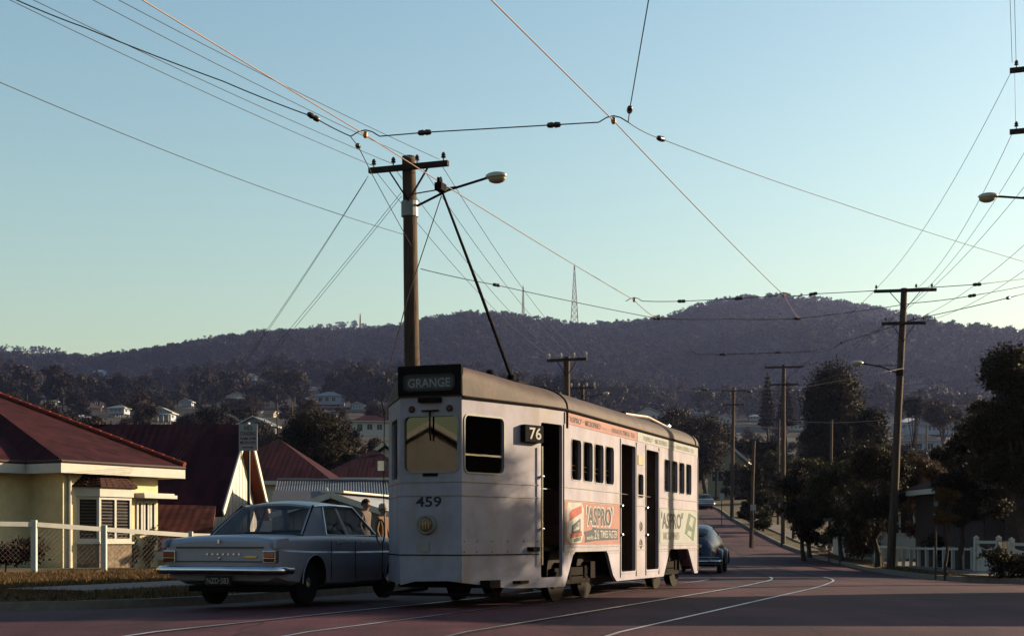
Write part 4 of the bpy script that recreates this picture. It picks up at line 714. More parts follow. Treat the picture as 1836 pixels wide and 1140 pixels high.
wire('service_line', 'pale cable running left from the distant pole', [P(1315,755,112), P(1425,770,92)], .014, mat('pale_cable', (.30,.27,.26), .6), .1)
for y0, y1, lab in ((690,655,'upper faint line crossing the hillside at far right'), (703,668,'middle faint line crossing the hillside at far right'), (716,683,'lowest faint line crossing the hillside at far right')):
    wire('power_line', lab, [P(1612,y0,48), P(1900,y1,36)], .006, dwire, .1, 'lines over the right-hand trees')

# ---------------------------------------------------------------- signs
def sign_post(label, p, z0, z1, wdt, lines, rz_=0, m=None, name='street_sign'):
    T = thing(name, label, 'sign', (p[0], p[1], G(p[0], p[1])), rz_); g = G(p[0], p[1]); pm = mat('sign_post_steel', (.07,.06,.062), .55, .4)
    MB().tube([(0,.03,-.2),(0,.03,z1-g-.05)], .028, 8).build('post', pm, T); pl = MB().box(-wdt/2,wdt/2,-.012,0,z0-g,z1-g).build('plate', m or mat('sign_white', (.48,.47,.49), .5, var=.08), T, bevel=.003)
    for tx, u0, u1, v0, v1, c in lines:
        H = z1-z0; text('lettering', tx, c, (-wdt/2+u0*wdt, -.014, z0-g+v0*H), (1,0,0), (u1-u0)*wdt, (v1-v0)*H, pl, .012, lift=.003)
    return T, g
redp = mat('sign_red', (.22,.022,.022), .5, var=.1)
q = P(445, 785, 24); T_, g_ = sign_post('white NO STANDING sign with red letters on a dark post behind the parked car', (q.x, 24), 2.41, 2.86, .32, [('NO',.30,.72,.76,.93,redp),('STANDING',.08,.92,.56,.72,redp),('9AM-5PM',.08,.92,.40,.51,redp),('MON-FRI',.08,.92,.25,.36,redp)], R(-6))
MB().bar((-.10,-.016,2.41-g_+.055),(.07,-.016,2.41-g_+.055),.004,.016).add([(.06,-.017,2.41-g_+.035),(.10,-.017,2.41-g_+.055),(.06,-.017,2.41-g_+.075)], [(0,1,2)]).build('arrow', redp, T_.children[1])
wpl = mat('sign_white', (.48,.47,.49), .5)
for x, d, y0, y1, wd_, lb in ((1673,37.5,924,888,.11,'narrow white sign on a thin post on the right verge'), (1293,100,897,884,.34,'small white bus-stop sign up the street'), (1349,75.5,915,904,.30,'small white notice on the slim pole foot'), (1484,58,934,928,.45,'pale finger sign under the dark street trees')):
    sign_post(lb, (PX(x, d), d-.25), EYE+(HY-y0)/F*d, EYE+(HY-y1)/F*d, wd_, [])
# ---------------------------------------------------------------- houses
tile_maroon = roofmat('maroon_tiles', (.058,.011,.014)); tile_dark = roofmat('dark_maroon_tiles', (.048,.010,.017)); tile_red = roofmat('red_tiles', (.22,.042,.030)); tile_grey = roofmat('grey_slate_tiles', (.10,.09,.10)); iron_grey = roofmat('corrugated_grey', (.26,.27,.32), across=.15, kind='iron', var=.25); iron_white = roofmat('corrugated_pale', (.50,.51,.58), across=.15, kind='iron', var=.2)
cream = mat('cream_render', (.40,.33,.195), .9, var=.10, scale=3, bump=.25, bscale=60, col2=(.43,.355,.215)); whitep = mat('white_house_paint', (.30,.285,.265), .7, var=.08, scale=4); greyp_ = mat('grey_weatherboard', (.33,.33,.35), .75, var=.12, scale=4); bluep = mat('pale_blue_boards', (.20,.22,.27), .75, var=.1); brickm = mat('brown_brick', (.17,.09,.06), .9, var=.3, scale=20); creamfar = mat('cream_boards', (.55,.47,.33), .8, var=.1)
glh = glassmat('house_glass', (.06,.055,.06), .06); darkin = mat('dark_room', (.02,.017,.018), .9); sashm = whitep
def uvroof(me):
    """slope coordinates in metres: u along the eave, v up the slope"""
    uv = me.uv_layers.new(name='UVMap')
    for p in me.polygons:
        n = p.normal; h = Vector((n.y, -n.x, 0)) if abs(n.z) < .999 else Vector((1,0,0)); h.normalize(); s = n.cross(h)
        for li in p.loop_indices: co = me.vertices[me.loops[li].vertex_index].co; uv.data[li].uv = (co.dot(h), abs(co.dot(s)))
def roof_obj(mb, name, m, parent):
    o = mb.build(name, m, parent); uvroof(o.data); return o
def window(parent, x0, x1, z0, z1, y, axis='y', sgn=-1, bars=1, m=None, d=.05):
    """a framed window lying on a wall: frame with a recessed pane"""
    def pt_(a, z, o): return (a, y+sgn*o, z) if axis == 'y' else (y+sgn*o, a, z)
    mb = MB(); f = .07
    def bx(a0, a1, b0, b1, o0, o1):
        p = [pt_(a, z, o) for o in (o0, o1) for a, z in ((a0,b0),(a1,b0),(a1,b1),(a0,b1))]; mb.add(p, [(0,1,2,3),(7,6,5,4),(0,4,5,1),(1,5,6,2),(2,6,7,3),(3,7,4,0)])
    bx(x0,x1,z0,z0+f,.0,d); bx(x0,x1,z1-f,z1,.0,d); bx(x0,x0+f,z0+f,z1-f,.0,d); bx(x1-f,x1,z0+f,z1-f,.0,d)
    for i in range(1, bars+1): c = x0+(x1-x0)*i/(bars+1); bx(c-f/2,c+f/2,z0+f,z1-f,.0,d*.9)
    w_ = mb.build('window', m or sashm, parent)
    mb = MB(); mb.add([pt_(a, z, .012) for a, z in ((x0+f,z0+f),(x1-f,z0+f),(x1-f,z1-f),(x0+f,z1-f))], [(0,1,2,3)]); mb.build('pane', mat('dark_window_glass', (.018,.018,.022), .08, var=.2, coat=.5), w_); return w_
def house(label, loc, rzz, wd, dp, wh, rise, style='hip', wall=whitep, roof=tile_maroon, oh=.45, ridge='x', group=None, front=(), right=(), trim=whitep, stump=0, verandah=None, name='house', chimney=None, cat='house'):
    T = thing(name, label, cat, loc, rzz, group); z0 = stump; hx, hy = wd/2, dp/2
    MB().box(-hx,hx,-hy,hy,z0-(.6 if not stump else 0),z0+wh).build('wall', wall, T)
    if stump:
        for x in np.linspace(-hx+.2,hx-.2,5):
            for y in (-hy+.2, hy-.2): MB().box(x-.1,x+.1,y-.1,y+.1,-1,z0).build('stump', greyp_, T)
    zt = z0+wh; ox, oy = hx+oh, hy+oh; mb = MB()
    E = [(-ox,-oy,zt),(ox,-oy,zt),(ox,oy,zt),(-ox,oy,zt)]; top = zt+rise
    if style == 'hip':
        if ridge == 'x': k = max(ox-oy, .05); Rg = [(-k,0,top),(k,0,top)]; fs = [(0,1,5,4),(1,2,5),(2,3,4,5),(3,0,4),(3,2,1,0)]
        else: k = max(oy-ox, .05); Rg = [(0,-k,top),(0,k,top)]; fs = [(0,1,4),(1,2,5,4),(2,3,5),(3,0,4,5),(3,2,1,0)]
        mb.add(E+Rg, fs)
    else:
        Rg = [(-ox,0,top),(ox,0,top)] if ridge == 'x' else [(0,-oy,top),(0,oy,top)]; V_ = E+Rg   # two slopes with real thickness, open gables
        for q in (((0,1,5,4),(2,3,4,5)) if ridge == 'x' else ((1,2,5,4),(3,0,4,5))):
            p_ = [V_[i] for i in q]; mb.add(p_+[(a, b_, c-.10) for a, b_, c in p_], [(0,1,2,3),(7,6,5,4),(0,4,5,1),(1,5,6,2),(2,6,7,3),(3,7,4,0)])
    ro = roof_obj(mb, 'roof', roof, T)
    fb = MB()
    for a, b in ((0,1),(1,2),(2,3),(3,0)):
        if style == 'gable' and ((ridge == 'y' and a in (0,2)) or (ridge == 'x' and a in (1,3))): continue
        p, q = Vector(E[a]), Vector(E[b]); fb.bar(p-Vector((0,0,.09)), q-Vector((0,0,.09)), .04, .17)
    fb.build('fascia', trim, T)
    if style == 'gable':
        for s in (-1,1):
            if ridge == 'y':
                MB().add([(-hx,s*(hy+.01),zt-.02),(hx,s*(hy+.01),zt-.02),(0,s*(hy+.01),zt+rise*hx/ox-.02)], [(0,1,2)]).build('gable', wall, T)
                for q_ in (-1,1): MB().bar((q_*ox,s*(oy+.02),zt-.02),(0,s*(oy+.02),top-.02),.05,.20).build('barge_board', trim, T)
            else:
                MB().add([(s*(hx+.01),-hy,zt-.02),(s*(hx+.01),hy,zt-.02),(s*(hx+.01),0,zt+rise*hy/oy-.02)], [(0,1,2)]).build('gable', wall, T)
                for q_ in (-1,1): MB().bar((s*(ox+.02),q_*oy,zt-.02),(s*(ox+.02),0,top-.02),.05,.20).build('barge_board', trim, T)
    for a, b, c, d_ in front: window(T, a, b, z0+c, z0+d_, -hy, 'y', -1)
    for a, b, c, d_ in right: window(T, a, b, z0+c, z0+d_, hx, 'x', 1)
    if verandah: 
        vd, vh = verandah; mb = MB(); mb.add([(-hx-.2,-hy-vd,zt-.55),(hx+.2,-hy-vd,zt-.55),(hx+.2,-hy+.0,zt-.02),(-hx-.2,-hy,zt-.02),(-hx-.2,-hy-vd,zt-.61),(hx+.2,-hy-vd,zt-.61),(hx+.2,-hy,zt-.10),(-hx-.2,-hy,zt-.10)], [(0,1,2,3),(7,6,5,4),(0,4,5,1),(1,5,6,2),(2,6,7,3),(3,7,4,0)]); roof_obj(mb, 'verandah_roof', roof, T)
        for x in np.linspace(-hx,hx,5): MB().box(x-.06,x+.06,-hy-vd+.05,-hy-vd+.17,z0-.3,zt-.6).build('verandah_post', trim, T)
        MB().box(-hx,hx,-hy-vd+.06,-hy-vd+.12,z0+.75,z0+.85).build('railing', trim, T)
    if chimney: MB().box(chimney[0]-.3,chimney[0]+.3,chimney[1]-.3,chimney[1]+.3,zt,top+.6).build('chimney', brickm, ro)
    return T
# --- cream house with bay window (left)
def cream_house():
    C0 = P(283, 1010, 42.3); T = thing('house', 'cream rendered house with maroon tiled roof and white bay window at left', 'house', (C0.x, C0.y, G(C0.x, C0.y)), math.atan2(.848,.53)); g = G(C0.x, C0.y)
    M = Matrix.Rotation(-math.atan2(.848,.53), 4, 'Z'); L_ = lambda p: M @ (Vector(p)-Vector((C0.x, C0.y, g)))   # world point in house axes: x along the front, y backwards
    wt = 2.95
    MB().box(-3.54,0,0,9,-1,wt).build('wall', cream, T); MB().box(-15,-3.54,1.35,9,-1,wt).build('wall', cream, T)
    # roof planes
    RC, LC, AP, V = Vector((.6,-.5,0)), Vector((-4.05,-.5,0)), L_(P(-84,678,45.5)), Vector((-4.05,.9,0))
    for p in (RC, LC, V): p.z = wt+.05
    LX = Vector((-18, V.y, wt+.05)); AL = Vector((-18, AP.y+.2, AP.z)); BK = Vector((.5, 9.5, wt+.05)); BL = Vector((-18, 9.8, wt+.05))
    def plane(a, nm, m):
        mb = MB(); k = len(a); b = [p-Vector((0,0,.10)) for p in a]; mb.add(a+b, [tuple(range(k)), tuple(range(k,2*k))[::-1]]+[(i,(i+1) % k,k+(i+1) % k,k+i) for i in range(k)]); return roof_obj(mb, nm, m, T)
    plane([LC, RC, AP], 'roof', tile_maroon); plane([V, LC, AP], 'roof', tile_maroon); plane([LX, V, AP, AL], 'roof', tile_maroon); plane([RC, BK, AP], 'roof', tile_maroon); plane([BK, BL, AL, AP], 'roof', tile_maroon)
    hip = [RC.lerp(AP, t)+Vector((0,0,.05)) for t in np.linspace(0,1,24)]; rg = MB()
    for a, b in zip(hip[:-1], hip[1:]): rg.tube([a, b-(b-a)*.06], [.085,.07], 8)
    rg.build('ridge_capping', tile_red, T)
    for a, b in ((LC, RC), (V, LC), (LX, V), (RC, BK)): 
        a2, b2 = a+Vector((0,0,-.24)), b+Vector((0,0,-.24)); MB().bar(a2, b2, .05, .26).build('fascia', whitep, T); MB().tube([a+Vector((0,0,-.06)), b+Vector((0,0,-.06))], .055, 8).build('gutter', mat('gutter_maroon', (.06,.025,.025), .5), T)
    MB().add([Vector((LC.x, LC.y, wt-.16)), Vector((RC.x, RC.y, wt-.16)), Vector((RC.x, 9, wt-.16)), Vector((LC.x, 9, wt-.16))], [(0,1,2,3)]).build('soffit', whitep, T)
    for k in range(5): MB().box(-.35+k*.2,-.25+k*.2,RC.y+.05,.0,wt-.15,wt-.05).build('rafter_end', mat('rafter_dark', (.05,.03,.025), .8), T)
    MB().tube([(-3.35,-.06,-.3),(-3.35,-.06,wt-.25),(-3.5,-.45,wt-.1)], .045, 8).build('downpipe', whitep, T); MB().box(-.55,-.25,-.03,.0,.25,.38).build('wall_vent', mat('vent_dark', (.06,.035,.03), .8), T)
    # bay window: three facets
    bay = [(-3.05,0),(-2.62,-.42),(-1.42,-.42),(-1.02,0)]; zb, zt = .75, 2.02
    MB().prism(bay, -.5, zb-.06).build('bay_base', mat('bay_stone', (.30,.22,.16), .9, var=.5, scale=9, bump=.6), T); MB().prism([(-3.13,0),(-2.66,-.49),(-1.38,-.49),(-.94,0)], zb-.06, zb).build('bay_sill', whitep, T)
    MB().prism([(-3.12,0),(-2.65,-.48),(-1.39,-.48),(-.95,0)], zt, zt+.26).build('bay_fascia', whitep, T)
    mb = MB()
    for k in range(7):                            # courses of tiles stepping up the little roof
        t0, t1 = k/7, (k+1.15)/7; ins = lambda t: [Vector((-3.22+t*.6,0,zt+.26+.5*t)), Vector((-2.70+t*.4,-.58+t*.53,zt+.26+.5*t)), Vector((-1.34-t*.3,-.58+t*.53,zt+.26+.5*t)), Vector((-.85-t*.5,0,zt+.26+.5*t))]
        a, b = ins(t0), ins(min(t1, 1)); rows = []
        for q in range(3):
            for i in range(6):
                s0, s1 = i/6, (i+.94)/6; p = [a[q].lerp(a[q+1], s0), a[q].lerp(a[q+1], s1), b[q].lerp(b[q+1], s1), b[q].lerp(b[q+1], s0)]; lift = Vector((0,0,.05+.015*((i*7+k*3) % 3))); mb.add(p+[v+lift*(1 if j < 2 else .25) for j, v in enumerate(p)], [(4,5,6,7),(0,1,5,4),(1,2,6,5),(2,3,7,6),(3,0,4,7)])
    br = mb.build('bay_roof', mat('bay_tile', (.075,.028,.022), .85, var=.4, scale=8), T)
    for (a, b), nb in zip(zip(bay[:-1], bay[1:]), (1, 2, 1)):
        av, bv = Vector((a[0], a[1], 0)), Vector((b[0], b[1], 0)); xd = (bv-av).normalized(); L = (bv-av).length; w0 = [rrect(.07+i*(L-.07)/nb, (i+1)*(L-.07)/nb, zb+.09, zt-.08, .01, 1) for i in range(nb)]
        fr = sheet(MB(), av, xd, [(0,zb),(L,zb),(L,zt),(0,zt)], w0, .07).build('bay_window', whitep, T); n = xd.cross(Vector((0,0,1))); o = av-n*.045
        MB().add([o+xd*.05+Vector((0,0,zb+.05)), o+xd*(L-.05)+Vector((0,0,zb+.05)), o+xd*(L-.05)+Vector((0,0,zt-.05)), o+xd*.05+Vector((0,0,zt-.05))], [(0,1,2,3)]).build('pane', mat('dark_window_glass', (.018,.018,.022), .08), fr)
        bm_ = MB()
        for i in range(12): z = zb+.12+i*.09; bm_.bar(o-n*-.006+xd*.1+Vector((0,0,z)), o+n*.006+xd*(L-.1)+Vector((0,0,z)), .008, .03)
        bl_ = bm_.build('venetian_blind', mat('blind_slat', (.12,.095,.085), .7), fr); bl_['kind'] = 'stuff'
    # side room: hood and triple casement right of the bay
    MB().box(-.95,.35,-.45,.0,2.02,2.12).box(-.9,.3,-.38,0,2.12,2.17).build('window_hood', whitep, T)
    for k in range(3): window(T, -.86+k*.26, -.63+k*.26, .95, 1.95, .0, 'y', -1, 0, d=.04)
    window(T, .9, 1.5, 1.0, 2.0, .0, 'x', 1, 0); window(T, 1.5, 2.1, 1.0, 2.0, .0, 'x', 1, 0)
    MB().box(-7.5,-5.2,1.25,1.36,.9,2.05).build('window', whitep, T)
    return T
cream_house()
# --- steep gabled house with sunlit boarded gable
def gable_house():
    T = thing('house', 'steep dark maroon gabled house with sunlit white boarded gable behind the sign', 'house', (-9.72, 50, G(-9.25, 50)-.6)); g = G(-9.25, 50)-.6
    zr, ze = 4.95-g, 1.75-g; hy = 4.45; x1 = -15.0
    def pl(pts, nm, m, th=.12):
        a = [Vector(p) for p in pts]; b = [p-Vector((0,0,th)) for p in a]; k = len(a); mb = MB(); mb.add(a+b, [tuple(range(k)), tuple(range(k,2*k))[::-1]]+[(i,(i+1) % k,k+(i+1) % k,k+i) for i in range(k)]); return roof_obj(mb, nm, m, T)
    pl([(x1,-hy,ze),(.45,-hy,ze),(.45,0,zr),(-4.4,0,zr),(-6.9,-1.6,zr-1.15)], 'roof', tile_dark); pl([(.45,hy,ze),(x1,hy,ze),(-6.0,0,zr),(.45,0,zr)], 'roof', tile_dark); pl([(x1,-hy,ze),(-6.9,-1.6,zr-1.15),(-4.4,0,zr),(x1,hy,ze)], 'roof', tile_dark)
    MB().box(x1+.5,-.04,-hy+.5,hy-.5,-2.2,ze+.1).build('wall', whitep, T)
    k = 26; yb = np.linspace(-hy+.45, hy-.45, k+1)
    bme = None
    for i in range(k):                            # upright boards of the gable, each proud of the joint
        y0, y1 = yb[i]+.01, yb[i+1]-.01; top = lambda y: zr-.10-(zr-ze)*abs(y)/hy
        MB().add([(-.03,y0,ze-.9),(-.03,y1,ze-.9),(-.03,y1,top(y1)),(-.03,y0,top(y0)),(.012*(1+i%2),y0,ze-.9),(.012*(1+i%2),y1,ze-.9),(.012*(1+i%2),y1,top(y1)),(.012*(1+i%2),y0,top(y0))], [(4,5,6,7),(0,4,7,3),(1,2,6,5),(3,7,6,2),(0,1,5,4)]).build('board', whitep, T)
    MB().add([(-.035,-hy+.4,ze-.9),(-.035,hy-.4,ze-.9),(-.035,0,zr-.1)], [(0,1,2)]).build('gable', mat('gable_shadow_joint', (.30,.16,.10), .8), T)
    for s in (-1,1): MB().bar((.47,s*hy,ze-.02),(.47,0,zr-.02),.05,.24).build('barge_board', whitep, T)
    MB().add([(0,hy,ze-.125),(.44,hy,ze-.125),(.44,0,zr-.125),(0,0,zr-.125)], [(0,1,2,3)]).build('soffit', mat('red_soffit', (.30,.07,.04), .8), T)
    vt = MB()
    for i in range(8): vt.box(.02,.045,-1.75+i*.0,-1.45,2.2+ze-1.6+i*.11,2.26+ze-1.6+i*.11)
    vt.build('gable_vent', mat('vent_dark', (.06,.035,.03), .8), T)
    # low roof in front
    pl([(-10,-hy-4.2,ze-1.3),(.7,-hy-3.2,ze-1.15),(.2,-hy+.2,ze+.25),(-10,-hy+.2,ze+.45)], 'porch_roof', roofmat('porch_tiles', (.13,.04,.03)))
    MB().bar((-10,-hy-4.2,ze-1.45),(.72,-hy-3.2,ze-1.3),.05,.26).build('fascia', whitep, T); MB().box(-9.5,.3,-hy-2.9,-hy,-2.2,ze-1.15).build('wall', cream, T)
    for k2 in range(4): MB().box(.75+k2*.28,.86+k2*.28,-hy-3.6,-hy-3.5,-1.2,ze-1.2).build('porch_post', whitep, T)
    return T
gable_house()
# --- roofs and sheds behind
def at(px, d, dz=0): x = PX(px, d); return (x, d, G(x, d)+dz)
def hz(y, d): return EYE+(HY-y)/F*d
def roofed(label, px, d, wpx, y_ridge, y_eave, dp, style, wall, roof, rot=0, ridge='x', **k):
    x, y, g = at(px, d); w_ = wpx*d/F/ (1.0); ze = hz(y_eave, d-dp/2); zr = hz(y_ridge, d); st = k.pop('stump', 0); g2 = g+st; wh = ze-g
    return house(label, (x, y, g), R(rot), w_, dp, max(wh-st, 1.2), max(zr-ze, .5), style, wall, roof, ridge=ridge, stump=st, **k)
roofed('dark maroon hip-roofed house with sunlit red hip tiles behind the parked car', 500, 68, 205, 787, 862, 9, 'hip', whitep, tile_dark, 0, front=[(2.0,3.2,1.0,2.0)])
hb = MB()
roofed('maroon hip-roofed house just left of the tram front', 672, 84, 150, 806, 856, 8, 'hip', whitep, tile_dark, 0)
roofed('small maroon gabled house with white barge right beside the tram front', 700, 96, 90, 800, 838, 7, 'gable', whitep, tile_red, 0, 'y')
def shed():
    T = thing('shed', 'long shed with corrugated grey iron roof between houses and car', 'shed', (0,0,0)); d = 47.0
    a = [P(497,861,50), P(705,863,50), P(712,908,45.5), P(486,908,45.5)]; A, B_, D_, E_ = a; n = 46; mb = MB(); rows = []
    for i in range(n*4+1):                        # real corrugations
        t = i/(n*4); off = Vector((0,0,.022*math.sin(i*math.pi/2))); rows.append([A.lerp(B_, t)+off, E_.lerp(D_, t)+off])
    mb.grid(rows); mb.build('roof', mat('shed_iron', (.20,.20,.235), .45, .3, var=.25, scale=2, col2=(.24,.24,.28)), T)
    back = [P(705,863,50), P(497,861,50), P(486,900,54), P(712,900,54)]; MB().add(back, [(0,1,2,3)]).build('roof', MATS['shed_iron'], T); MB().tube([A+Vector((0,0,.02)), B_+Vector((0,0,.02))], .06, 8).build('ridge_cap', MATS['shed_iron'], T)
    MB().box(E_.x+.3,D_.x-.3,45.9,53.6,-2,E_.z-.05).build('wall', greyp_, T)
    b2 = [P(490,879,45.2), P(584,879,45.2), P(590,905,42.8), P(486,905,42.8)]; mb = MB(); mb.add(b2+[p-Vector((0,0,.08)) for p in b2], [(0,1,2,3),(7,6,5,4),(0,4,5,1),(1,5,6,2),(2,6,7,3),(3,7,4,0)]); mb.build('lean_to_roof', mat('lean_to_iron', (.13,.12,.14), .6), T); MB().box(b2[3].x,b2[2].x,43,45.4,-1.5,b2[3].z-.02).build('wall', greyp_, T); MB().bar(b2[1]+Vector((.05,0,0)), b2[2]+Vector((.05,0,0)), .05, .2).build('barge_board', whitep, T)
shed()
def garage():
    c = P(648, 900, 39); g = G(c.x, 39); zr = hz(883, 37.5); ze = hz(921, 37.5); T = thing('garage', 'small grey boarded garage with white barge boards behind two people', 'garage', (c.x-.1, 39.6, g), R(-14))
    hw = 1.75; mb = MB(); mb.add([(-hw,-2.2,ze-g),(0,-2.2,zr-g),(0,2.4,zr-g),(-hw,2.4,ze-g),(hw,-2.2,ze-g),(hw,2.4,ze-g)], [(0,1,2,3),(1,4,5,2)]); mb.add([(-hw,-2.2,ze-g-.05),(0,-2.2,zr-g-.05),(0,2.4,zr-g-.05),(-hw,2.4,ze-g-.05),(hw,-2.2,ze-g-.05),(hw,2.4,ze-g-.05)], [(3,2,1,0),(2,5,4,1)]); roof_obj(mb, 'roof', iron_white, T)
    for s in (-1,1): MB().bar((s*hw,-2.23,ze-g-.06),(0,-2.23,zr-g-.06),.05,.16).build('barge_board', whitep, T)
    MB().box(-.3,.35,-2.2,2.4,zr-g,zr-g+.05).build('ridge_cap', whitep, T)
    MB().box(-hw+.25,hw-.25,-1.78,2.2,-1,ze-g+.02).add([(-hw+.25,-1.78,ze-g),(hw-.25,-1.78,ze-g),(0,-1.78,zr-g-.15)], [(0,1,2)]).build('wall', greyp_, T)
    for i in range(13):
        x = -hw+.3+i*.245; top = zr-g-.12-(zr-ze)*abs(x+.1)/hw; MB().box(x,x+.225,-1.83,-1.79,-.2,min(top, zr-g-.15)).build('board', greyp_, T)
garage()
# --- houses of the left suburb and hill foot, (x, base row, width, style, wall, roof, label)
FARH = [(463,785,58,'gable',greyp_,iron_grey,'grey gabled house directly behind the NO STANDING sign','y',.0), (665,782,76,'hip',whitep,tile_maroon,'white house with maroon roof high behind the tram front','x',0),
 (292,765,44,'gable',bluep,iron_white,'pale blue-white house with small front gable over the maroon roof','y',1.2), (146,760,34,'hip',bluep,iron_white,'bluish roofed house nearest the cream house roof','x',0), (214,748,34,'hip',bluep,iron_grey,'blue-grey house among trees at far left','x',.8),
 (172,738,22,'gable',creamfar,tile_red,'small sunlit cream cottage at far left','x',0), (336,732,22,'gable',bluep,iron_white,'small blue-white gabled cottage among dark trees','y',.8), (424,730,38,'gable',whitep,iron_white,'white gabled house left of two lit walls','y',1), (504,726,15,'hip',whitep,iron_grey,'tiny house with one bright sunlit wall','x',0),
 (541,728,32,'gable',whitep,iron_white,'low white house with bright sunlit roof edge','x',0), (592,732,52,'hip',bluep,iron_grey,'wide blue-grey hip-roofed house above the round tree','x',1), (600,708,13,'gable',whitep,iron_white,'tiny sunlit gable above the wide blue-grey house','y',0), (630,706,18,'hip',creamfar,tile_red,'small house with bright red roof near the tram','x',0),
 (180,674,26,'hip',whitep,iron_white,'long white building high on the left hillside','x',0), (450,682,24,'hip',whitep,iron_white,'white roof high on the hillside above the gables','x',0), (1296,766,32,'gable',whitep,tile_maroon,'white gabled house above the bend','y',1), (1354,754,22,'hip',whitep,iron_white,'pale house left of the pines','x',0),
 (1160,762,44,'gable',whitep,tile_maroon,'maroon roofed house with lattice gable above the tram rear','y',1), (1208,756,22,'hip',whitep,iron_white,'pale low roof right of the lattice gable','x',0), (1630,782,54,'hip',bluep,iron_white,'pale roofed house beside the tall right pole','x',1), (1672,790,110,'hip',bluep,tile_grey,'wide blue-white house with grey roof and long row of windows','x',1.2), (1760,800,50,'hip',whitep,tile_grey,'grey roofed house half hidden by the right tree','x',0), (1646,822,84,'hip',bluep,tile_grey,'lower grey hip-roofed house with white front gable at right','x',.6),
 (62,744,24,'gable',whitep,tile_red,'red-roofed white cottage near the left edge','x',0), (96,726,18,'hip',whitep,iron_white,'small white-roofed house high near the left edge','x',0), (252,724,16,'gable',whitep,iron_grey,'small grey-roofed house between two dark trees','y',.5), (380,748,30,'hip',whitep,tile_red,'white house with red hip roof over the dark gable ridge','x',0), (396,708,14,'gable',whitep,iron_white,'tiny white gable high above the dark gable ridge','y',0),
 (484,748,22,'gable',creamfar,tile_red,'cream cottage left of the bare sunlit poles','x',0), (562,700,12,'hip',whitep,iron_white,'tiny white roof above the low white house','x',0), (642,738,24,'gable',bluep,iron_white,'pale gabled house right of the wide blue-grey one','y',.6), (688,724,22,'hip',whitep,tile_maroon,'white-walled house close left of the tram roof','x',0), (124,702,14,'hip',whitep,iron_white,'tiny white house far up the left slope','x',0), (302,702,12,'gable',creamfar,tile_red,'tiny red-roofed house far up the middle slope','x',0),
 (1112,752,26,'hip',whitep,iron_grey,'grey-roofed house just over the tram roof middle','x',0), (1250,744,20,'gable',whitep,iron_white,'small white gable left of the bend pole','y',.5), (1428,775,30,'hip',whitep,tile_maroon,'white house showing beside the straight pole','x',.5), (1585,760,30,'gable',whitep,iron_white,'white gabled house between round tree and leaning pole','y',.8)]
for i, (px, yb, wpx, stl, wl_, rf_, lb, rg_, stp) in enumerate(FARH):
    d = fd(px, yb); w_ = wpx*d/F*(.88 if d > 250 else 1); dp_ = w_*.75; wh_ = min(3.0, w_*.36); rise = w_*.5*.55 if rg_ == 'y' else dp_*.5*.5
    fr = [(-w_*.38+k*w_*.26, -w_*.38+k*w_*.26+min(1.3, w_*.15), wh_*.35, wh_*.8) for k in range(3 if w_ < 12 else 4)]
    if 'long row' in lb: fr = [(-w_*.1+k*w_*.075, -w_*.1+k*w_*.075+w_*.05, wh_*.35, wh_*.85) for k in range(8)]
    x = PX(px, d); house(lb, (x, d, G(x, d)), R((-12,8,-5,14)[i % 4]), w_, dp_, wh_, rise, stl, wl_, rf_, ridge=rg_, stump=stp, front=fr, right=[(-dp_*.3, -dp_*.3+1.2, wh_*.35, wh_*.8)], oh=.5, verandah=(1.6, 2) if i in (2, 7, 9) else None, group='houses of the distant suburb')
# brick building on the left ridge
d = fd(33, 668); x = PX(33, d); house('orange-brown brick block on the ridge at the left edge', (x, d, G(x, d)), 0, 34*d/F, 9, 5.5, 1.2, 'hip', mat('orange_brick', (.24,.11,.06), .9), tile_red, front=[(-9+k*5, -6.5+k*5, 1.2, 4.2) for k in range(4)], name='apartment_block', cat='building')
# house at the bend and the houses on the right
roofed('cream and white gabled house beyond the bend pole', 1308, 160, 64, 798, 828, 8, 'gable', creamfar, tile_maroon, -14, 'y', front=[(-1.6,-.2,1.2,2.4),(.6,1.8,1.2,2.4)], right=[(-2,0,1,2.3)])
dH = 45; house('dark brick house with maroon roof behind the white gate at right', (17.6, 46, G(17.6, 46)), R(4), 6.6, 7.5, 2.55, 1.7, 'hip', mat('dusky_brick', (.085,.06,.062), .9, var=.3, scale=14), tile_maroon, front=[(-2.2,-1.2,.9,2.0),(1.0,1.9,.8,2.0)], right=[])
house('low maroon roofed house among the street trees at right', (18.6, 62, G(18.6, 62)), R(-6), 8, 9, 2.6, 1.8, 'hip', whitep, tile_maroon, front=[(-3,-1.8,.9,2.0),(.5,1.8,.9,2.0)])
# houses on the near right corner and across the street corner: outside the picture but they shade the road and show in the tram's glass
house('brown hip-roofed house beyond the right edge of the view', (20.4, 24.6, G(20.4, 24.6)), R(0), 9.5, 6.2, 2.9, 1.7, 'hip', mat('house_brown', (.12,.08,.06), .9), tile_maroon, stump=1.3)
gv = G(-28.3, -10.2); house('cream gabled house behind the viewer, mirrored in the tram windscreen', (-28.3, -10.2, gv), R(137), 9.5, 9, 2.3-gv, 3.0, 'gable', mat('mirrored_cream', (.42,.40,.38), .8, var=.25, scale=1.5), tile_maroon, ridge='y', front=[(-2.8,-1.4,.8,2.0),(1.2,2.6,.8,2.0)])

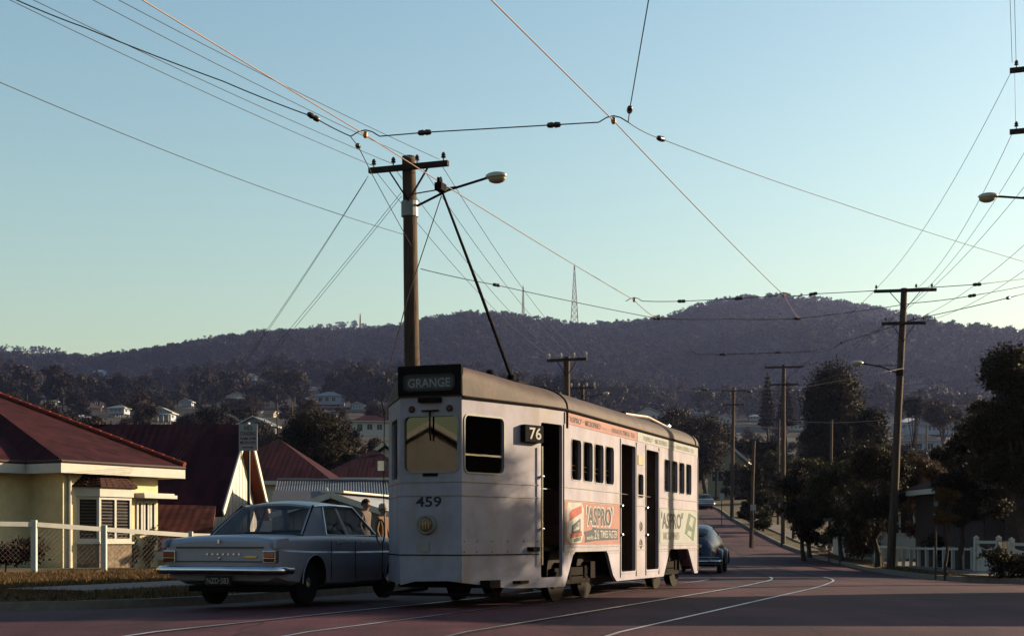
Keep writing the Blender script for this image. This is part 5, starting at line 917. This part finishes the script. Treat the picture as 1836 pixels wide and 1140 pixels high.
# ---------------------------------------------------------------- fences and gates
def post_rail(label, pts, hts, post_w, rail_h, m, extra=None, name='fence', mesh=False):
    p0 = pts[0]; T = thing(name, label, 'fence', (p0[0], p0[1], 0))
    tops = []
    for (x, y), h in zip(pts, hts):
        g = G(x, y); X, Y = x-p0[0], y-p0[1]; mb = MB().box(X-post_w/2,X+post_w/2,Y-post_w/2,Y+post_w/2,g-.2,g+h); mb.build('post', m, T, bevel=.008); tops.append(Vector((X, Y, g+h-rail_h*.9)))
    for a, b in zip(tops[:-1], tops[1:]): MB().bar(a, b, post_w*.7, rail_h).build('rail', m, T)
    if mesh:
        wm = mat('wire_mesh_galvanised', (.25,.22,.20), .5, .6); mb = MB()
        for a, b in zip(tops[:-1], tops[1:]):
            L = (b-a).length; n = int(L/.11); H = .8
            for i in range(-8, n):
                for s in (1,-1):
                    t0, t1 = i*.11, i*.11+H
                    if s < 0: t0, t1 = t1, t0
                    pa = (t0, 0); pb = (t1, -H); ts = [max(0, min(L, t0)), max(0, min(L, t1))]
                    f = lambda t: (t-t0)/(t1-t0)*-H
                    q0, q1 = a.lerp(b, ts[0]/L)+Vector((0,0,f(ts[0]))), a.lerp(b, ts[1]/L)+Vector((0,0,f(ts[1])))
                    if (q1-q0).length > .05: mb.tube([q0, q1], .0013, 3, False)
        o = mb.build('wire_mesh', wm, T); o['kind'] = 'stuff'
    return T
fpts = [(-13.4,28.6),(-10.35,30.8),(-9.15,31.9),(-7.6,33.6),(-6.2,35.2)]
post_rail('white post and rail fence with wire mesh before the cream house', fpts, [1.16,1.14,1.05,.95,.95], .115, .10, whitep, mesh=True)
rp = [(13.55, y) for y in np.linspace(53, 42.6, 13)]
post_rail('low white post and rail fence on the right footpath', [(x+.02*i, y) for i, (x, y) in enumerate(rp)], [.72]*13, .10, .07, whitep)
def gate_panel(label, x0, y0, x1, y1, h, name='gate_panel'):
    T = thing(name, label, 'fence', (x0, y0, G(x0, y0)), math.atan2(y1-y0, x1-x0)); L = math.hypot(x1-x0, y1-y0)
    for x in (0, L): MB().box(x-.06,x+.06,-.06,.06,-.2,h+.14).build('post', whitep, T, bevel=.008); MB().add([(x-.075,-.075,h+.14),(x+.075,-.075,h+.14),(x+.075,.075,h+.14),(x-.075,.075,h+.14),(x,0,h+.22)], [(0,1,4),(1,2,4),(2,3,4),(3,0,4)]).build('post_cap', whitep, T)
    MB().box(.06,L-.06,-.03,.03,h-.02,h+.06).build('rail', whitep, T); n = max(3, int(L/.16))
    for i in range(n): a = .07+(L-.14)*i/n; dip = .10*math.sin(math.pi*(i+.5)/n); MB().box(a+.004,a+(L-.14)/n-.004,-.02,.014,.05,h-.08-dip).build('paling', whitep, T)
gate_panel('white boarded fence panel with capped posts beside the right gateway', 13.35, 40.9, 13.55, 39.6, .86); gate_panel('white boarded fence panel at the right edge of the view', 13.35, 38.0, 13.6, 36.0, .78)
T = thing('metal_gate', 'thin dark wire gate between the white fence panels', 'gate', (13.5, 39.5, G(13.5, 39.5)), math.atan2(-1.5,-.1)); gm = mat('gate_grey', (.22,.21,.22), .5, .4)
MB().tube([(0,0,.1),(1.45,0,.1),(1.45,0,.9),(0,0,.9),(0,0,.1)], .02, 6).build('gate_frame', gm, T)
for k in range(11): MB().tube([(.12+k*.12,0,.1),(.12+k*.12,0,.9)], .007, 5).build('gate_bar', gm, T)

# fence across the end of the street
x0, x1 = PX(1225, 180), PX(1318, 184); T = thing('paling_fence', 'pale grey paling fence across the far bend of the street', 'fence', (x0, 180, G(x0, 180)), math.atan2(4, x1-x0)); L = math.hypot(x1-x0, 4); fm = mat('grey_palings', (.34,.33,.36), .85, var=.2)
for k in range(int(L/.45)): MB().box(k*.45+.01,k*.45+.44,0,.03,-.4,1.45+.03*(k % 3)).build('paling', fm, T)
for z in (.35, 1.1): MB().box(0,L,.03,.08,z,z+.09).build('rail', fm, T)
# ---------------------------------------------------------------- trees
bark = mat('bark', (.075,.055,.045), .9, var=.4, scale=8, bump=.6, bscale=20)
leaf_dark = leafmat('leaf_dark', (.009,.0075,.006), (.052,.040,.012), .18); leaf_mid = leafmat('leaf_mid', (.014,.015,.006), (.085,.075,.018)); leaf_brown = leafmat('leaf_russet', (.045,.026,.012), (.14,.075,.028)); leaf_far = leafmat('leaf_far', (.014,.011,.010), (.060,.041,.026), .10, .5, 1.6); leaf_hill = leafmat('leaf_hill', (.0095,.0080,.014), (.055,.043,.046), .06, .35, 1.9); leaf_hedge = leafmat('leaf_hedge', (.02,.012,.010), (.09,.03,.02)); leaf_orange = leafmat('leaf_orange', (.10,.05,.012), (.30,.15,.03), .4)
def leaves(rng, n, blobs, size, flat=.5, shell=.55):
    """n small leaf faces spread through the volume of the given ellipsoids, denser towards their skins"""
    bl = np.array(blobs, float); vol = bl[:,3]*bl[:,4]*bl[:,5]; vol = vol**.8; idx = rng.choice(len(bl), n, p=vol/vol.sum())
    d = rng.normal(size=(n,3)); d /= np.linalg.norm(d, axis=1)[:,None]; r = (shell+(1-shell)*rng.random(n))*np.where(rng.random(n) < .2, rng.random(n), 1); r *= 1+.10*rng.normal(size=n)
    c = bl[idx,:3]+d*r[:,None]*bl[idx,3:]
    a = rng.normal(size=(n,3)); a /= np.linalg.norm(a, axis=1)[:,None]; b = np.cross(a, d+.4*rng.normal(size=(n,3))); b /= np.linalg.norm(b, axis=1)[:,None]+1e-9
    s = size*(.55+.9*rng.random(n))[:,None]; a = a*s; b = b*s*flat
    v = np.stack([c-a, c-b*.9+a*.1, c+a, c+b*.9-a*.1], 1).reshape(-1,3); f = np.arange(n*4).reshape(-1,4); return v, f
def np_mesh(name, v, f, mats, extra=None):
    me = bpy.data.meshes.new(name)
    if extra:                                     # (MB, material index)
        mb, mi = extra; ev = np.array(mb.v); fl = [tuple(x) for x in f]+[tuple(i+len(v) for i in q) for q in mb.f]; me.from_pydata(np.vstack([v, ev]).tolist(), [], fl)
    else: me.from_pydata(v.tolist(), [], f.tolist())
    for m in mats: me.materials.append(m)
    if extra: me.polygons.foreach_set('material_index', [0]*len(f)+[mi]*len(mb.f))
    me.update(); return me
def crown_blobs(rng, r, h, z0, kind):
    """ellipsoid clumps inside a crown of half width r, from z0 to z0+h"""
    out = []
    if kind == 'dome':
        out += [(0,0,z0+h*.66,r*.90,r*.90,h*.33), (0,0,z0+h*.60,r*.70,r*.70,h*.28), (r*.1,0,z0+h*.36,r*.96,r*.96,h*.28), (0,0,z0+h*.25,r*.8,r*.8,h*.22)]
        for i in range(40): a = rng.random()*6.28; t = rng.random(); rr = r*.86*math.sin(math.pi*(.5*min(1, (1.02-t)*1.9)))**.55; out.append((rr*math.cos(a), rr*math.sin(a), z0+h*(.10+.82*t), r*.15, r*.15, r*.13))
    elif kind == 'pine':
        for i in range(13):
            t = i/12; rr = r*(1-t)**.8+.1
            for k in range(6): a = k*1.05+i*.5; out.append((rr*.6*math.cos(a), rr*.6*math.sin(a), z0+h*t, rr*.45, rr*.45, h*.028))
    else:
        n = 16 if kind == 'open' else 38
        for i in range(n):
            a = rng.random()*6.28; t = rng.random(); rr = r*(.30+.55*rng.random())*(math.sin(math.pi*(.15+.75*t))**.6); s = r*(.20+.22*rng.random()); out.append((rr*math.cos(a), rr*math.sin(a), z0+h*(.08+.84*t), s*1.15, s*1.15, s*.85))
    return out
def tree_meshes(seed, r, h, z0, kind, n, size, lm, tr=.12):
    rng = np.random.default_rng(seed); bl = crown_blobs(rng, r, h, z0, kind); v, f = leaves(rng, n, bl, size); crown = np_mesh('crown', v, f, [lm])
    mb = MB(); top = z0+h*(.55 if kind != 'pine' else .98); k = 6; pts = [Vector((tr*.6*math.sin(i*1.7+seed), tr*.6*math.cos(i*2.1+seed), top*i/k-.25*(i == 0))) for i in range(k+1)]; mb.tube(pts, [tr*(1.25 if i == 0 else 1)*(1-.62*i/k) for i in range(k+1)], 9)
    if kind != 'pine':
        for b in bl[::2][:12]:
            s = pts[2+int(rng.integers(0,3))]; e = Vector(b[:3]); m_ = s.lerp(e, .5)+Vector((0,0,-.08*r)); mb.tube([s, m_, e], [tr*.42, tr*.28, tr*.08], 6)
    return crown, mb.mesh('trunk', bark, 'auto')
def tree(label, px, d, ytop, ybot, hwpx, kind, n, size, lm, seed, tr=.12, name='tree', group=None, x=None):
    x = PX(px, d) if x is None else x; g = G(x, d); zt = hz(ytop, d); zb = hz(ybot, d); r = hwpx*d/F
    c, t = tree_meshes(seed, r, zt-zb, zb-g, kind, n, size, lm, tr); T = thing(name, label, 'tree', (x, d, g), 0, group); link('crown', c, T); link('trunk', t, T); return T
tree('dark spreading street tree left of the tall leaning pole', 1572, 50, 795, 968, 66, 'bushy', 23400, 0.051, leaf_dark, 1, .12)
tree('bushy street tree shading the footpath right of the straight pole', 1508, 57, 818, 968, 56, 'bushy', 20800, 0.054, leaf_mid, 2, .10)
tree('dense low street tree beside the straight pole', 1452, 66, 815, 955, 50, 'bushy', 18200, 0.060, leaf_mid, 3, .10)
tree('olive tree behind the straight pole foot', 1424, 84, 822, 935, 34, 'bushy', 11700, 0.072, leaf_mid, 4, .10)
tree('tall dense dark round-headed tree against the hill', 1494, 105, 645, 905, 62, 'dome', 70000, .11, leaf_dark, 5, .30)
tree('dark tree tucked right of the round-headed tree', 1556, 92, 728, 900, 44, 'bushy', 18200, 0.084, leaf_dark, 6, .2)
tree('large leafy tree filling the right edge', 1838, 38.5, 612, 935, 114, 'bushy', 95000, .048, leaf_dark, 7, .20)
tree('shaggy tree left of the large right-edge tree', 1775, 43.5, 715, 930, 66, 'bushy', 45000, .048, leaf_dark, 8, .14)
tree('russet shrub tree behind the low white fence', 1648, 55, 812, 968, 46, 'bushy', 18200, 0.048, leaf_brown, 9, .10)
tree('slim sapling with orange leaves on the right verge', 1697, 37, 868, 948, 26, 'open', 3900, 0.036, leaf_orange, 10, .05, 'sapling')
tree('rounded dense tree behind the red roofs left of the tram', 562, 92, 736, 850, 66, 'dome', 39000, 0.078, leaf_dark, 11, .25)
tree('dark tree behind the low maroon roof at right', 1690, 60, 800, 900, 40, 'bushy', 13000, 0.060, leaf_dark, 12, .12)
tree('broad tree above the bend behind the tram rear', 1262, 150, 752, 850, 56, 'bushy', 15600, 0.132, leaf_far, 13, .2); tree('dusky tree between tram rear and the lattice gable house', 1216, 190, 735, 800, 46, 'bushy', 13000, 0.150, leaf_far, 14, .2); tree('thick dark tree right of the bend pole', 1372, 120, 790, 900, 44, 'bushy', 15600, 0.108, leaf_dark, 15, .2); tree('leafy tree left of the bend house', 1262, 170, 800, 862, 30, 'bushy', 10400, 0.120, leaf_dark, 16, .15)
tree('small dark tree on the bank behind the slim pole', 1348, 100, 835, 940, 26, 'bushy', 9000, .09, leaf_dark, 61, .10); tree('dense dark tree between straight pole and bend', 1384, 114, 800, 925, 32, 'bushy', 11000, .09, leaf_mid, 62, .12); tree('low spreading tree beside the far footpath', 1368, 93, 880, 948, 28, 'bushy', 8000, .07, leaf_mid, 63, .08); tree('dark tree over the far bend fence', 1322, 150, 828, 905, 26, 'bushy', 8000, .11, leaf_dark, 64, .12)
tree('dark leafy tree between the street trees and straight pole', 1440, 60, 835, 975, 44, 'bushy', 22000, .055, leaf_dark, 65, .10); tree('dusky tree hiding the wall left of the leaning pole', 1540, 62, 800, 970, 50, 'bushy', 24000, .055, leaf_dark, 66, .10); tree('dense tree before the dark brick house', 1722, 42.5, 800, 945, 52, 'bushy', 26000, .045, leaf_dark, 67, .10)
tree('left of the two pines beyond the straight pole', 1376, 205, 670, 760, 16, 'pine', 9100, 0.156, leaf_far, 17, .22, 'pine_tree'); tree('right of the two pines beyond the straight pole', 1409, 210, 678, 760, 18, 'pine', 9100, 0.156, leaf_far, 18, .22, 'pine_tree')
tree('bronzed tree top over the pale roofed house at right', 1640, 190, 712, 748, 22, 'bushy', 6500, 0.150, leaf_far, 19, .2); tree('dark tree row behind the wide blue-white house', 1690, 200, 722, 760, 34, 'bushy', 9100, 0.150, leaf_far, 20, .2); tree('tree left of the far crossarm pole', 1725, 170, 738, 790, 20, 'open', 5200, 0.120, leaf_far, 21, .15)
tree('dark round shrub before the lower grey-roofed house', 1706, 120, 790, 840, 26, 'dome', 7800, 0.096, leaf_dark, 22, .12, 'shrub')
tree('street tree beyond the right edge shading the lane', 0, 24.2, 398, 871, 150, 'bushy', 13000, 0.060, leaf_mid, 23, .12, x=12.9)
def shrub(label, x, y, rx, ry, h, n, size, lm, seed, name='shrub', cat='shrub', zb=0):
    rng = np.random.default_rng(seed); bl = []
    for i in range(14): a = rng.random()*6.28; q = rng.random()**.5*.72; bl.append((rx*q*math.cos(a), ry*q*math.sin(a), zb+h*(.25+.5*rng.random()), rx*.38, ry*.38, h*.30))
    v, f = leaves(rng, n, bl, size); T = thing(name, label, cat, (x, y, G(x, y))); link('foliage', np_mesh('foliage', v, f, [lm]), T); mb = MB()
    for k in range(6): b = bl[k]; mb.tube([(rx*.1*math.cos(k), ry*.1*math.sin(k), -.1), Vector(b[:3])], [.025, .008], 5)
    mb.build('stems', bark, T); return T
def hedge(label, x0, y0, x1, y1, h, n, lm, seed):
    rng = np.random.default_rng(seed); L = math.hypot(x1-x0, y1-y0); bl = [(t*L, (rng.random()-.5)*.3, h*(.25+.5*rng.random()), .38, .34, h*.30) for t in np.linspace(.05,.95,16) for k in range(2)]
    v, f = leaves(rng, n, bl, .05); T = thing('hedge', label, 'hedge', (x0, y0, G(x0, y0)), math.atan2(y1-y0, x1-x0)); link('foliage', np_mesh('foliage', v, f, [lm]), T); mb = MB()
    for k in range(8): mb.tube([(L*(k+.5)/8,0,-.1),(L*(k+.6)/8,.05,h*.5)], .02, 5)
    mb.build('stems', bark, T)
hedge('dark red-brown clipped hedge behind the fence at the left edge', -14.2, 29.3, -10.5, 31.9, .80, 7000, leaf_hedge, 31)
for i, (x, y, lb, h) in enumerate(((PX(122,40.2),40.2,'straggly shrub at the cream wall left of the bay window',.9), (PX(150,40.4),40.4,'low shrub under the bay window',.6), (PX(235,41.2),41.2,'leafy shrub right of the bay window',1.0), (PX(266,41.8),41.8,'tall straggly shrub at the cream house corner',1.25))): shrub(lb, x, y, .38, .3, h, 900, .05, leaf_mid, 40+i)
shrub('dark low bush on the verge at the right edge', 11.95, 32.6, 1.25, .8, .75, 6000, .05, leaf_dark, 50); shrub('dark shrub behind the low white fence', 14.6, 47, 1.0, 1.2, 1.3, 4000, .06, leaf_dark, 51); shrub('russet flowering shrub by the footpath at right', 13.9, 57, .9, 1.2, 1.2, 3000, .06, leaf_brown, 52); shrub('grassy green shrub near the straight pole', 15.6, 70, 1.0, 1.4, 1.3, 3000, .08, leaf_mid, 53); shrub('dark hedge-like shrub beside the right house door', 15.2, 43.5, .8, 1.0, 1.4, 3500, .06, leaf_dark, 54)
# trees of the suburb: copies of six built ones
protos = []
for k in range(6):
    c, t = tree_meshes(100+k, 3.6, 6.0, 1.8, ('bushy','open','dome','bushy','open','bushy')[k], 5200, .22, leaf_far, .22); protos.append((c, t))
rnd = random.Random(5); HO = [o for o in bpy.data.objects if o.parent is None and o.get('category') in ('house','building') and o.location.y > 85]; HX = [(o.location.x, o.location.y) for o in HO]; KIND = ('bushy','straggly','rounded','broad','thin-leaved','full'); used = {}
def suburb_tree(x, y, s, left):
    k = rnd.randrange(6); c, t = protos[k]; px = CX+F*x/y; ho = min(HO, key=lambda o: abs(CX+F*o.location.x/o.location.y-px)+abs(o.location.y-y)*.3); hl = ' '.join(ho['label'].split()[:6]); hp = CX+F*ho.location.x/ho.location.y
    for w_ in ('with','and','of','on','among','behind','over','over the','left','directly','directly behind the','high','nearest','nearest the','the','at','beside','to','above','above the','right of the','right','beyond the','beyond','half','behind the','half hidden by','hidden by','and long','front'):
        if hl.endswith(' '+w_): hl = hl[:-len(w_)-1]
    lab = KIND[k]+' tree '+('low' if s < .7 else 'high' if s > .95 else 'standing')+' '+('left of' if px < hp-12 else 'right of' if px > hp+12 else 'before' if y < ho.location.y else 'behind')+' the '+hl; T = thing('suburb_tree', lab, 'tree', (x, y, G(x, y)-.2), rnd.random()*6.28, 'trees of the distant suburb'); T.scale = (s*rnd.uniform(.85,1.2), s*rnd.uniform(.85,1.2), s*rnd.uniform(.8,1.25)); link('crown', c, T); link('trunk', t, T)
cnt = 0; tries = 0
while cnt < 285 and tries < 6000:
    tries += 1; left = rnd.random() < .62; px = rnd.uniform(-60, 760) if left else rnd.uniform(1040, 1900); y = rnd.uniform(100 if left else 140, 500)**1.0; x = PX(px, y)
    if float(XL(min(y, 220)))-4 < x < float(XR(min(y, 220)))+4 and y < 225: continue
    if any(abs(x-hx) < 6.5 and -14 < y-hy < 6 for hx, hy in HX): continue
    if any(abs(px-(CX+F*hx/hy)) < 26 and y < hy and y > hy*.55 for hx, hy in HX) and rnd.random() < .88: continue
    suburb_tree(x, y, rnd.uniform(.5, 1.1)*(.62 if y < 200 else .85), left); cnt += 1
# woodland on the hills: one mass
pc = bpy.data.collections.new('woodland_trees')
for k in range(10):
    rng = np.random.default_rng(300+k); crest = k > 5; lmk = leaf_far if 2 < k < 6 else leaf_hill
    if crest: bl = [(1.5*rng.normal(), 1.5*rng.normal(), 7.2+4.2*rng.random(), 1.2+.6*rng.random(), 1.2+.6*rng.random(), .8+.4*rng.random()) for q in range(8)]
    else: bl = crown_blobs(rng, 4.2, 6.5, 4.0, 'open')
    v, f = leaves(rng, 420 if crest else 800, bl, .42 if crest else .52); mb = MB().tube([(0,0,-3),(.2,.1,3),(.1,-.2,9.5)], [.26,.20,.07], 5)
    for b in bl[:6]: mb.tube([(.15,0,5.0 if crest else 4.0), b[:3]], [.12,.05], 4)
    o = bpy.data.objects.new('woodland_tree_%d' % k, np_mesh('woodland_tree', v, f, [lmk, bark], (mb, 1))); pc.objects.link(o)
rng = np.random.default_rng(9); pts = []
Yc = rng.random(60000); Y = np.sqrt(440**2+(1545**2-440**2)*Yc); X = (rng.random(60000)*2100-1050)/F*Y; keep = np.zeros(60000, bool); keep[:13000] = True
dens = vnoise(X, Y, 60); ok = keep & ((dens > .22) | (Y > 900)) & ((Y > 620) | (rng.random(60000) < .75)); X, Y = X[ok], Y[ok]
Y2 = rng.uniform(1980, 2120, 2200); X2 = (rng.random(2200)*2100-1050)/F*Y2; Y3 = rng.uniform(1478, 1506, 900); X3 = (rng.random(900)*2100-1050)/F*Y3
X = np.concatenate([X, X2, X3]); Y = np.concatenate([Y, Y2, Y3]); Z = far_z(X, Y)-.5
hh = np.array([(a, b) for a, b in HX if b > 430] or [(9e9, 9e9)])
okh = np.ones(len(X), bool)
for a, b in hh: okh &= ~((np.abs(X-a*Y/b) < 9) & (Y < b+3) & (Y > b*.8))
X, Y, Z = X[okh], Y[okh], Z[okh]
me = bpy.data.meshes.new('hill_woodland'); me.from_pydata(np.stack([X, Y, Z], 1).tolist(), [], [])
at_ = me.attributes.new('size', 'FLOAT', 'POINT'); at_.data.foreach_set('value', (np.where(Y > 1462, .75+.75*rng.random(len(X)), np.where(Y > 1400, .5, .6)+.85*rng.random(len(X))**1.6)).astype(np.float32)); at_ = me.attributes.new('turn', 'FLOAT', 'POINT'); at_.data.foreach_set('value', (rng.random(len(X))*6.28).astype(np.float32))
u_ = rng.random(len(X)); kd = np.where(Y > 1462, 6+np.floor(u_*4), np.where(rng.random(len(X)) < np.where(Y < 800, .6, .14), 3+np.floor(u_*3), np.floor(u_*3))).astype(np.int32); at_ = me.attributes.new('kind', 'INT', 'POINT'); at_.data.foreach_set('value', kd)
wo = link('hill_woodland', me); wo['kind'] = 'stuff'; wo['label'] = 'dry eucalypt woodland covering the hills'
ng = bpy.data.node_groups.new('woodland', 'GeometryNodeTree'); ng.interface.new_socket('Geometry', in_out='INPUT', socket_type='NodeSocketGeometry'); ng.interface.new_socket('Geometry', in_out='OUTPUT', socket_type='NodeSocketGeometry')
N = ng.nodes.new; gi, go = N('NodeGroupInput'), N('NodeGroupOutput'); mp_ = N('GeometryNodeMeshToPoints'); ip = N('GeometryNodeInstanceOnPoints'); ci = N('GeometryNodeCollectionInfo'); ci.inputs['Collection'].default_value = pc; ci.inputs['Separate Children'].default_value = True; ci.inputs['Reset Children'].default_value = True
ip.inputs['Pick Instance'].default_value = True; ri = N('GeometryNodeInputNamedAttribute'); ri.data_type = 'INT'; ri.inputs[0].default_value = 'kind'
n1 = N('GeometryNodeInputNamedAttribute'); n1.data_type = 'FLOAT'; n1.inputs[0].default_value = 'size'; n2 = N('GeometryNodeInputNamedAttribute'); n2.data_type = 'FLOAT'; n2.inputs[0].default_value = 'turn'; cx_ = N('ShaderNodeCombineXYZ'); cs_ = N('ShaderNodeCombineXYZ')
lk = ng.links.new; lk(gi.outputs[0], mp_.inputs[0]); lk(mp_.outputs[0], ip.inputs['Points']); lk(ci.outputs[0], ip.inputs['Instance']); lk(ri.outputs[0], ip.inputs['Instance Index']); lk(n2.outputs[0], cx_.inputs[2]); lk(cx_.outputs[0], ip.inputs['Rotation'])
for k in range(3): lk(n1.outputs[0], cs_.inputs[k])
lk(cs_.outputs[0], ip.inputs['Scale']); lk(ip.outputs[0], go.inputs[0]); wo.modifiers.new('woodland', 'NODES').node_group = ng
# radio masts on the ridge
mast = mat('mast_steel', (.35,.18,.15), .6, .3)
def radio_mast(label, px, y0, y1, hw):
    d = 1490.0; x = PX(px, d); zt, zb = hz(y0, d), hz(y1, d)-6; H = zt-zb; T = thing('radio_mast', label, 'radio mast', (x, d, zb)); r = lambda t: hw*(1-t)+.35
    lg = [[Vector((a*r(t), b*r(t), H*t)) for t in np.linspace(0,1,11)] for a, b in ((-1,-1),(1,-1),(1,1),(-1,1))]
    for l in lg: MB().tube(l, .28, 5).build('leg', mast, T)
    for i in range(10):
        mb = MB()
        for k in range(4): a, b = lg[k], lg[(k+1) % 4]; mb.tube([a[i], b[i+1]], .16, 4).tube([b[i], a[i+1]], .16, 4).tube([a[i+1], b[i+1]], .16, 4)
        mb.build('bracing', mast, T)
    MB().tube([(0,0,H),(0,0,H+2.5)], .18, 5).build('aerial', mast, T)
radio_mast('taller lattice radio mast on the hill ridge', 1030, 477, 580, 3.8); radio_mast('slender radio mast left of the taller one', 938, 514, 566, 1.2); radio_mast('faint short mast on the left ridge', 646, 564, 584, .6)

# ---------------------------------------------------------------- people behind the parked car
def person(label, x, y, H, face, top_c, leg_c, skin, hair_c, hat=None):
    T = thing('person', label, 'person', (x, y, G(x, y)+.04), face); s = H/1.75
    V = {'pel':(0,0,.96,.135,.10),'sp':(0,.01,1.15,.14,.10),'ch':(0,.01,1.34,.17,.115),'nk':(0,.0,1.48,.062,.062),'hd0':(0,-.02,1.56,.072,.085),'hd1':(0,-.025,1.64,.080,.098),'hd2':(0,-.01,1.70,.066,.08)}
    for sg, n in ((-1,'l'),(1,'r')):
        V.update({n+'sh':(sg*.19,.0,1.42,.065,.07),n+'el':(sg*.235,.03,1.14,.048,.048),n+'wr':(sg*.22,-.09,.92,.032,.03),n+'ha':(sg*.215,-.12,.83,.04,.022),n+'fi':(sg*.21,-.13,.76,.03,.016),n+'hp':(sg*.095,0,.90,.10,.105),n+'kn':(sg*.10,-.02,.50,.066,.07),n+'an':(sg*.10,.02,.09,.042,.045),n+'to':(sg*.115,-.15,.04,.04,.032)})
    names = list(V); ed = [('pel','sp'),('sp','ch'),('ch','nk'),('nk','hd0'),('hd0','hd1'),('hd1','hd2')]
    for n in 'lr': ed += [('ch',n+'sh'),(n+'sh',n+'el'),(n+'el',n+'wr'),(n+'wr',n+'ha'),(n+'ha',n+'fi'),('pel',n+'hp'),(n+'hp',n+'kn'),(n+'kn',n+'an'),(n+'an',n+'to')]
    me = bpy.data.meshes.new('body'); me.from_pydata([tuple(c*s for c in V[k][:3]) for k in names], [(names.index(a), names.index(b)) for a, b in ed], []); o = bpy.data.objects.new('body', me); C.objects.link(o)
    m1 = o.modifiers.new('skin', 'SKIN'); m2 = o.modifiers.new('sub', 'SUBSURF'); m2.levels = 2; m2.render_levels = 2
    for i, k in enumerate(names): sv = me.skin_vertices[0].data[i]; sv.radius = (V[k][3]*s, V[k][4]*s); sv.use_root = (k == 'pel')
    dg = bpy.context.evaluated_depsgraph_get(); dg.update(); nm = bpy.data.meshes.new_from_object(o.evaluated_get(dg)); bpy.data.objects.remove(o); nm.name = 'body'
    nm.materials.clear(); [nm.materials.append(m) for m in (top_c, leg_c, skin, mat('shoe_leather', (.03,.02,.015), .5))]
    for p in nm.polygons:
        c = p.center/s; p.material_index = 2 if c.z > 1.49 or (c.z < .93 and abs(c.x) > .165) else (3 if c.z < .10 else (1 if c.z < .93 else 0)); p.use_smooth = True
    link('body', nm, T)
    fm = MB().ell((0,-.118*s,1.60*s),(.014*s,.022*s,.022*s),8,6); fm.build('nose', skin, T, smooth=True); e_ = MB()
    for q in (-1,1): MB().ell((q*.032*s,-.098*s,1.635*s),(.011*s,.008*s,.007*s),8,6).build('eye', mat('eye_dark', (.03,.02,.02), .3), T); MB().ell((q*.086*s,-.005*s,1.615*s),(.012*s,.022*s,.032*s),8,6).build('ear', skin, T, smooth=True)
    MB().ell((0,-.098*s,1.562*s),(.024*s,.008*s,.006*s),8,6).build('mouth', mat('lips', (.28,.10,.08), .6), T)
    hr = MB(); g = []
    for i in range(9):
        a = math.pi*.62*i/8; row = []
        for j in range(16): t = 2*math.pi*j/16; back = .5+.5*math.sin(t); aa = a*(.62+.38*back); row.append((.094*s*math.sin(aa)*math.cos(t), -.012*s+.112*s*math.sin(aa)*math.sin(t), 1.645*s+.118*s*math.cos(aa)))
        g.append(row)
    hr.grid(g, 0, True).build('hair', mat(hair_c[0], hair_c[1], .8, var=.4, scale=30), T, smooth=True)
    if hat: MB().lathe([(.10*s,1.655*s),(.118*s,1.665*s),(.112*s,1.70*s),(.10*s,1.765*s),(.05*s,1.80*s),(.01,1.805*s)], (0,-.01,0), 'z', 18).build('hat', hat, T, smooth=True)
    return T
sk_ = mat('skin_tone', (.38,.20,.14), .6, var=.1); person('person with dark hair in a grey-brown jacket standing behind the car', PX(655,31), 31, 1.68, R(70), mat('jacket_taupe', (.17,.13,.12), .9, var=.2), mat('trouser_dark', (.03,.03,.035), .9), sk_, ('hair_brown', (.035,.018,.012)))
person('shorter person in a tan coat and pale hat beside the tram', PX(686,30.6), 30.6, 1.54, R(62), mat('coat_tan', (.24,.14,.09), .9, var=.2), mat('skirt_dark', (.05,.03,.03), .9), sk_, ('hair_grey', (.12,.09,.08)), mat('hat_pale', (.45,.38,.33), .8))

# ---------------------------------------------------------------- dry grass on the verges
rng = np.random.default_rng(77)
def grass(name, label, n, fx, hgt, m):
    x, y = fx(n); z = gz(x, y); k = len(x); a = rng.random(k)*6.28; h = hgt*(.4+rng.random(k)); wd_ = .012+.010*rng.random(k); lx, ly = rng.normal(size=k)*.05, rng.normal(size=k)*.05
    v = np.stack([np.stack([x-wd_*np.cos(a), y-wd_*np.sin(a), z-.01], 1), np.stack([x+wd_*np.cos(a), y+wd_*np.sin(a), z-.01], 1), np.stack([x+lx, y+ly, z+h], 1)], 1).reshape(-1,3); o = link(name, np_mesh(name, v, np.arange(k*3).reshape(-1,3), [m])); o['kind'] = 'stuff'; o['label'] = label
gl_ = leafmat('dry_grass_blades', (.10,.055,.025), (.24,.15,.07), .25)
def fl(n): y = rng.uniform(19.5, 36, n); off = rng.random(n)*8+.3; x = np.interp(y, [a for a, b in KL], [b for a, b in KL])-off; k = (off < 2.1) | (off > 3.6) | (y < 22); return x[k], y[k]
def fr(n): y = rng.uniform(30, 70, n); off = rng.random(n)*4+.3; x = np.interp(y, [a for a, b in KR], [b for a, b in KR])+off; k = ((off < 1.05) | (off > 2.4)) & ((y < 32.9) | (y > 36.3)); return x[k], y[k]
grass('verge_grass', 'dry brown grass on the left verge', 42000, fl, .075, gl_); grass('verge_grass', 'dry brown grass along the right footpath', 22000, fr, .06, gl_)

# ---------------------------------------------------------------- haze: one even body of air round everything
mh = bpy.data.materials.new('haze_air'); mh.use_nodes = True; t = mh.node_tree; t.nodes.remove(t.nodes['Principled BSDF']); pv = t.nodes.new('ShaderNodeVolumePrincipled'); pv.inputs['Color'].default_value = (.42,.50,1.0,1); pv.inputs['Density'].default_value = HAZE; pv.inputs['Anisotropy'].default_value = .5; t.links.new(pv.outputs[0], t.nodes['Material Output'].inputs['Volume'])
hb = MB().box(-1700,1700,-120,2420,-20,340).build('haze', mh); hb['kind'] = 'stuff'; hb['label'] = 'thin evening haze'
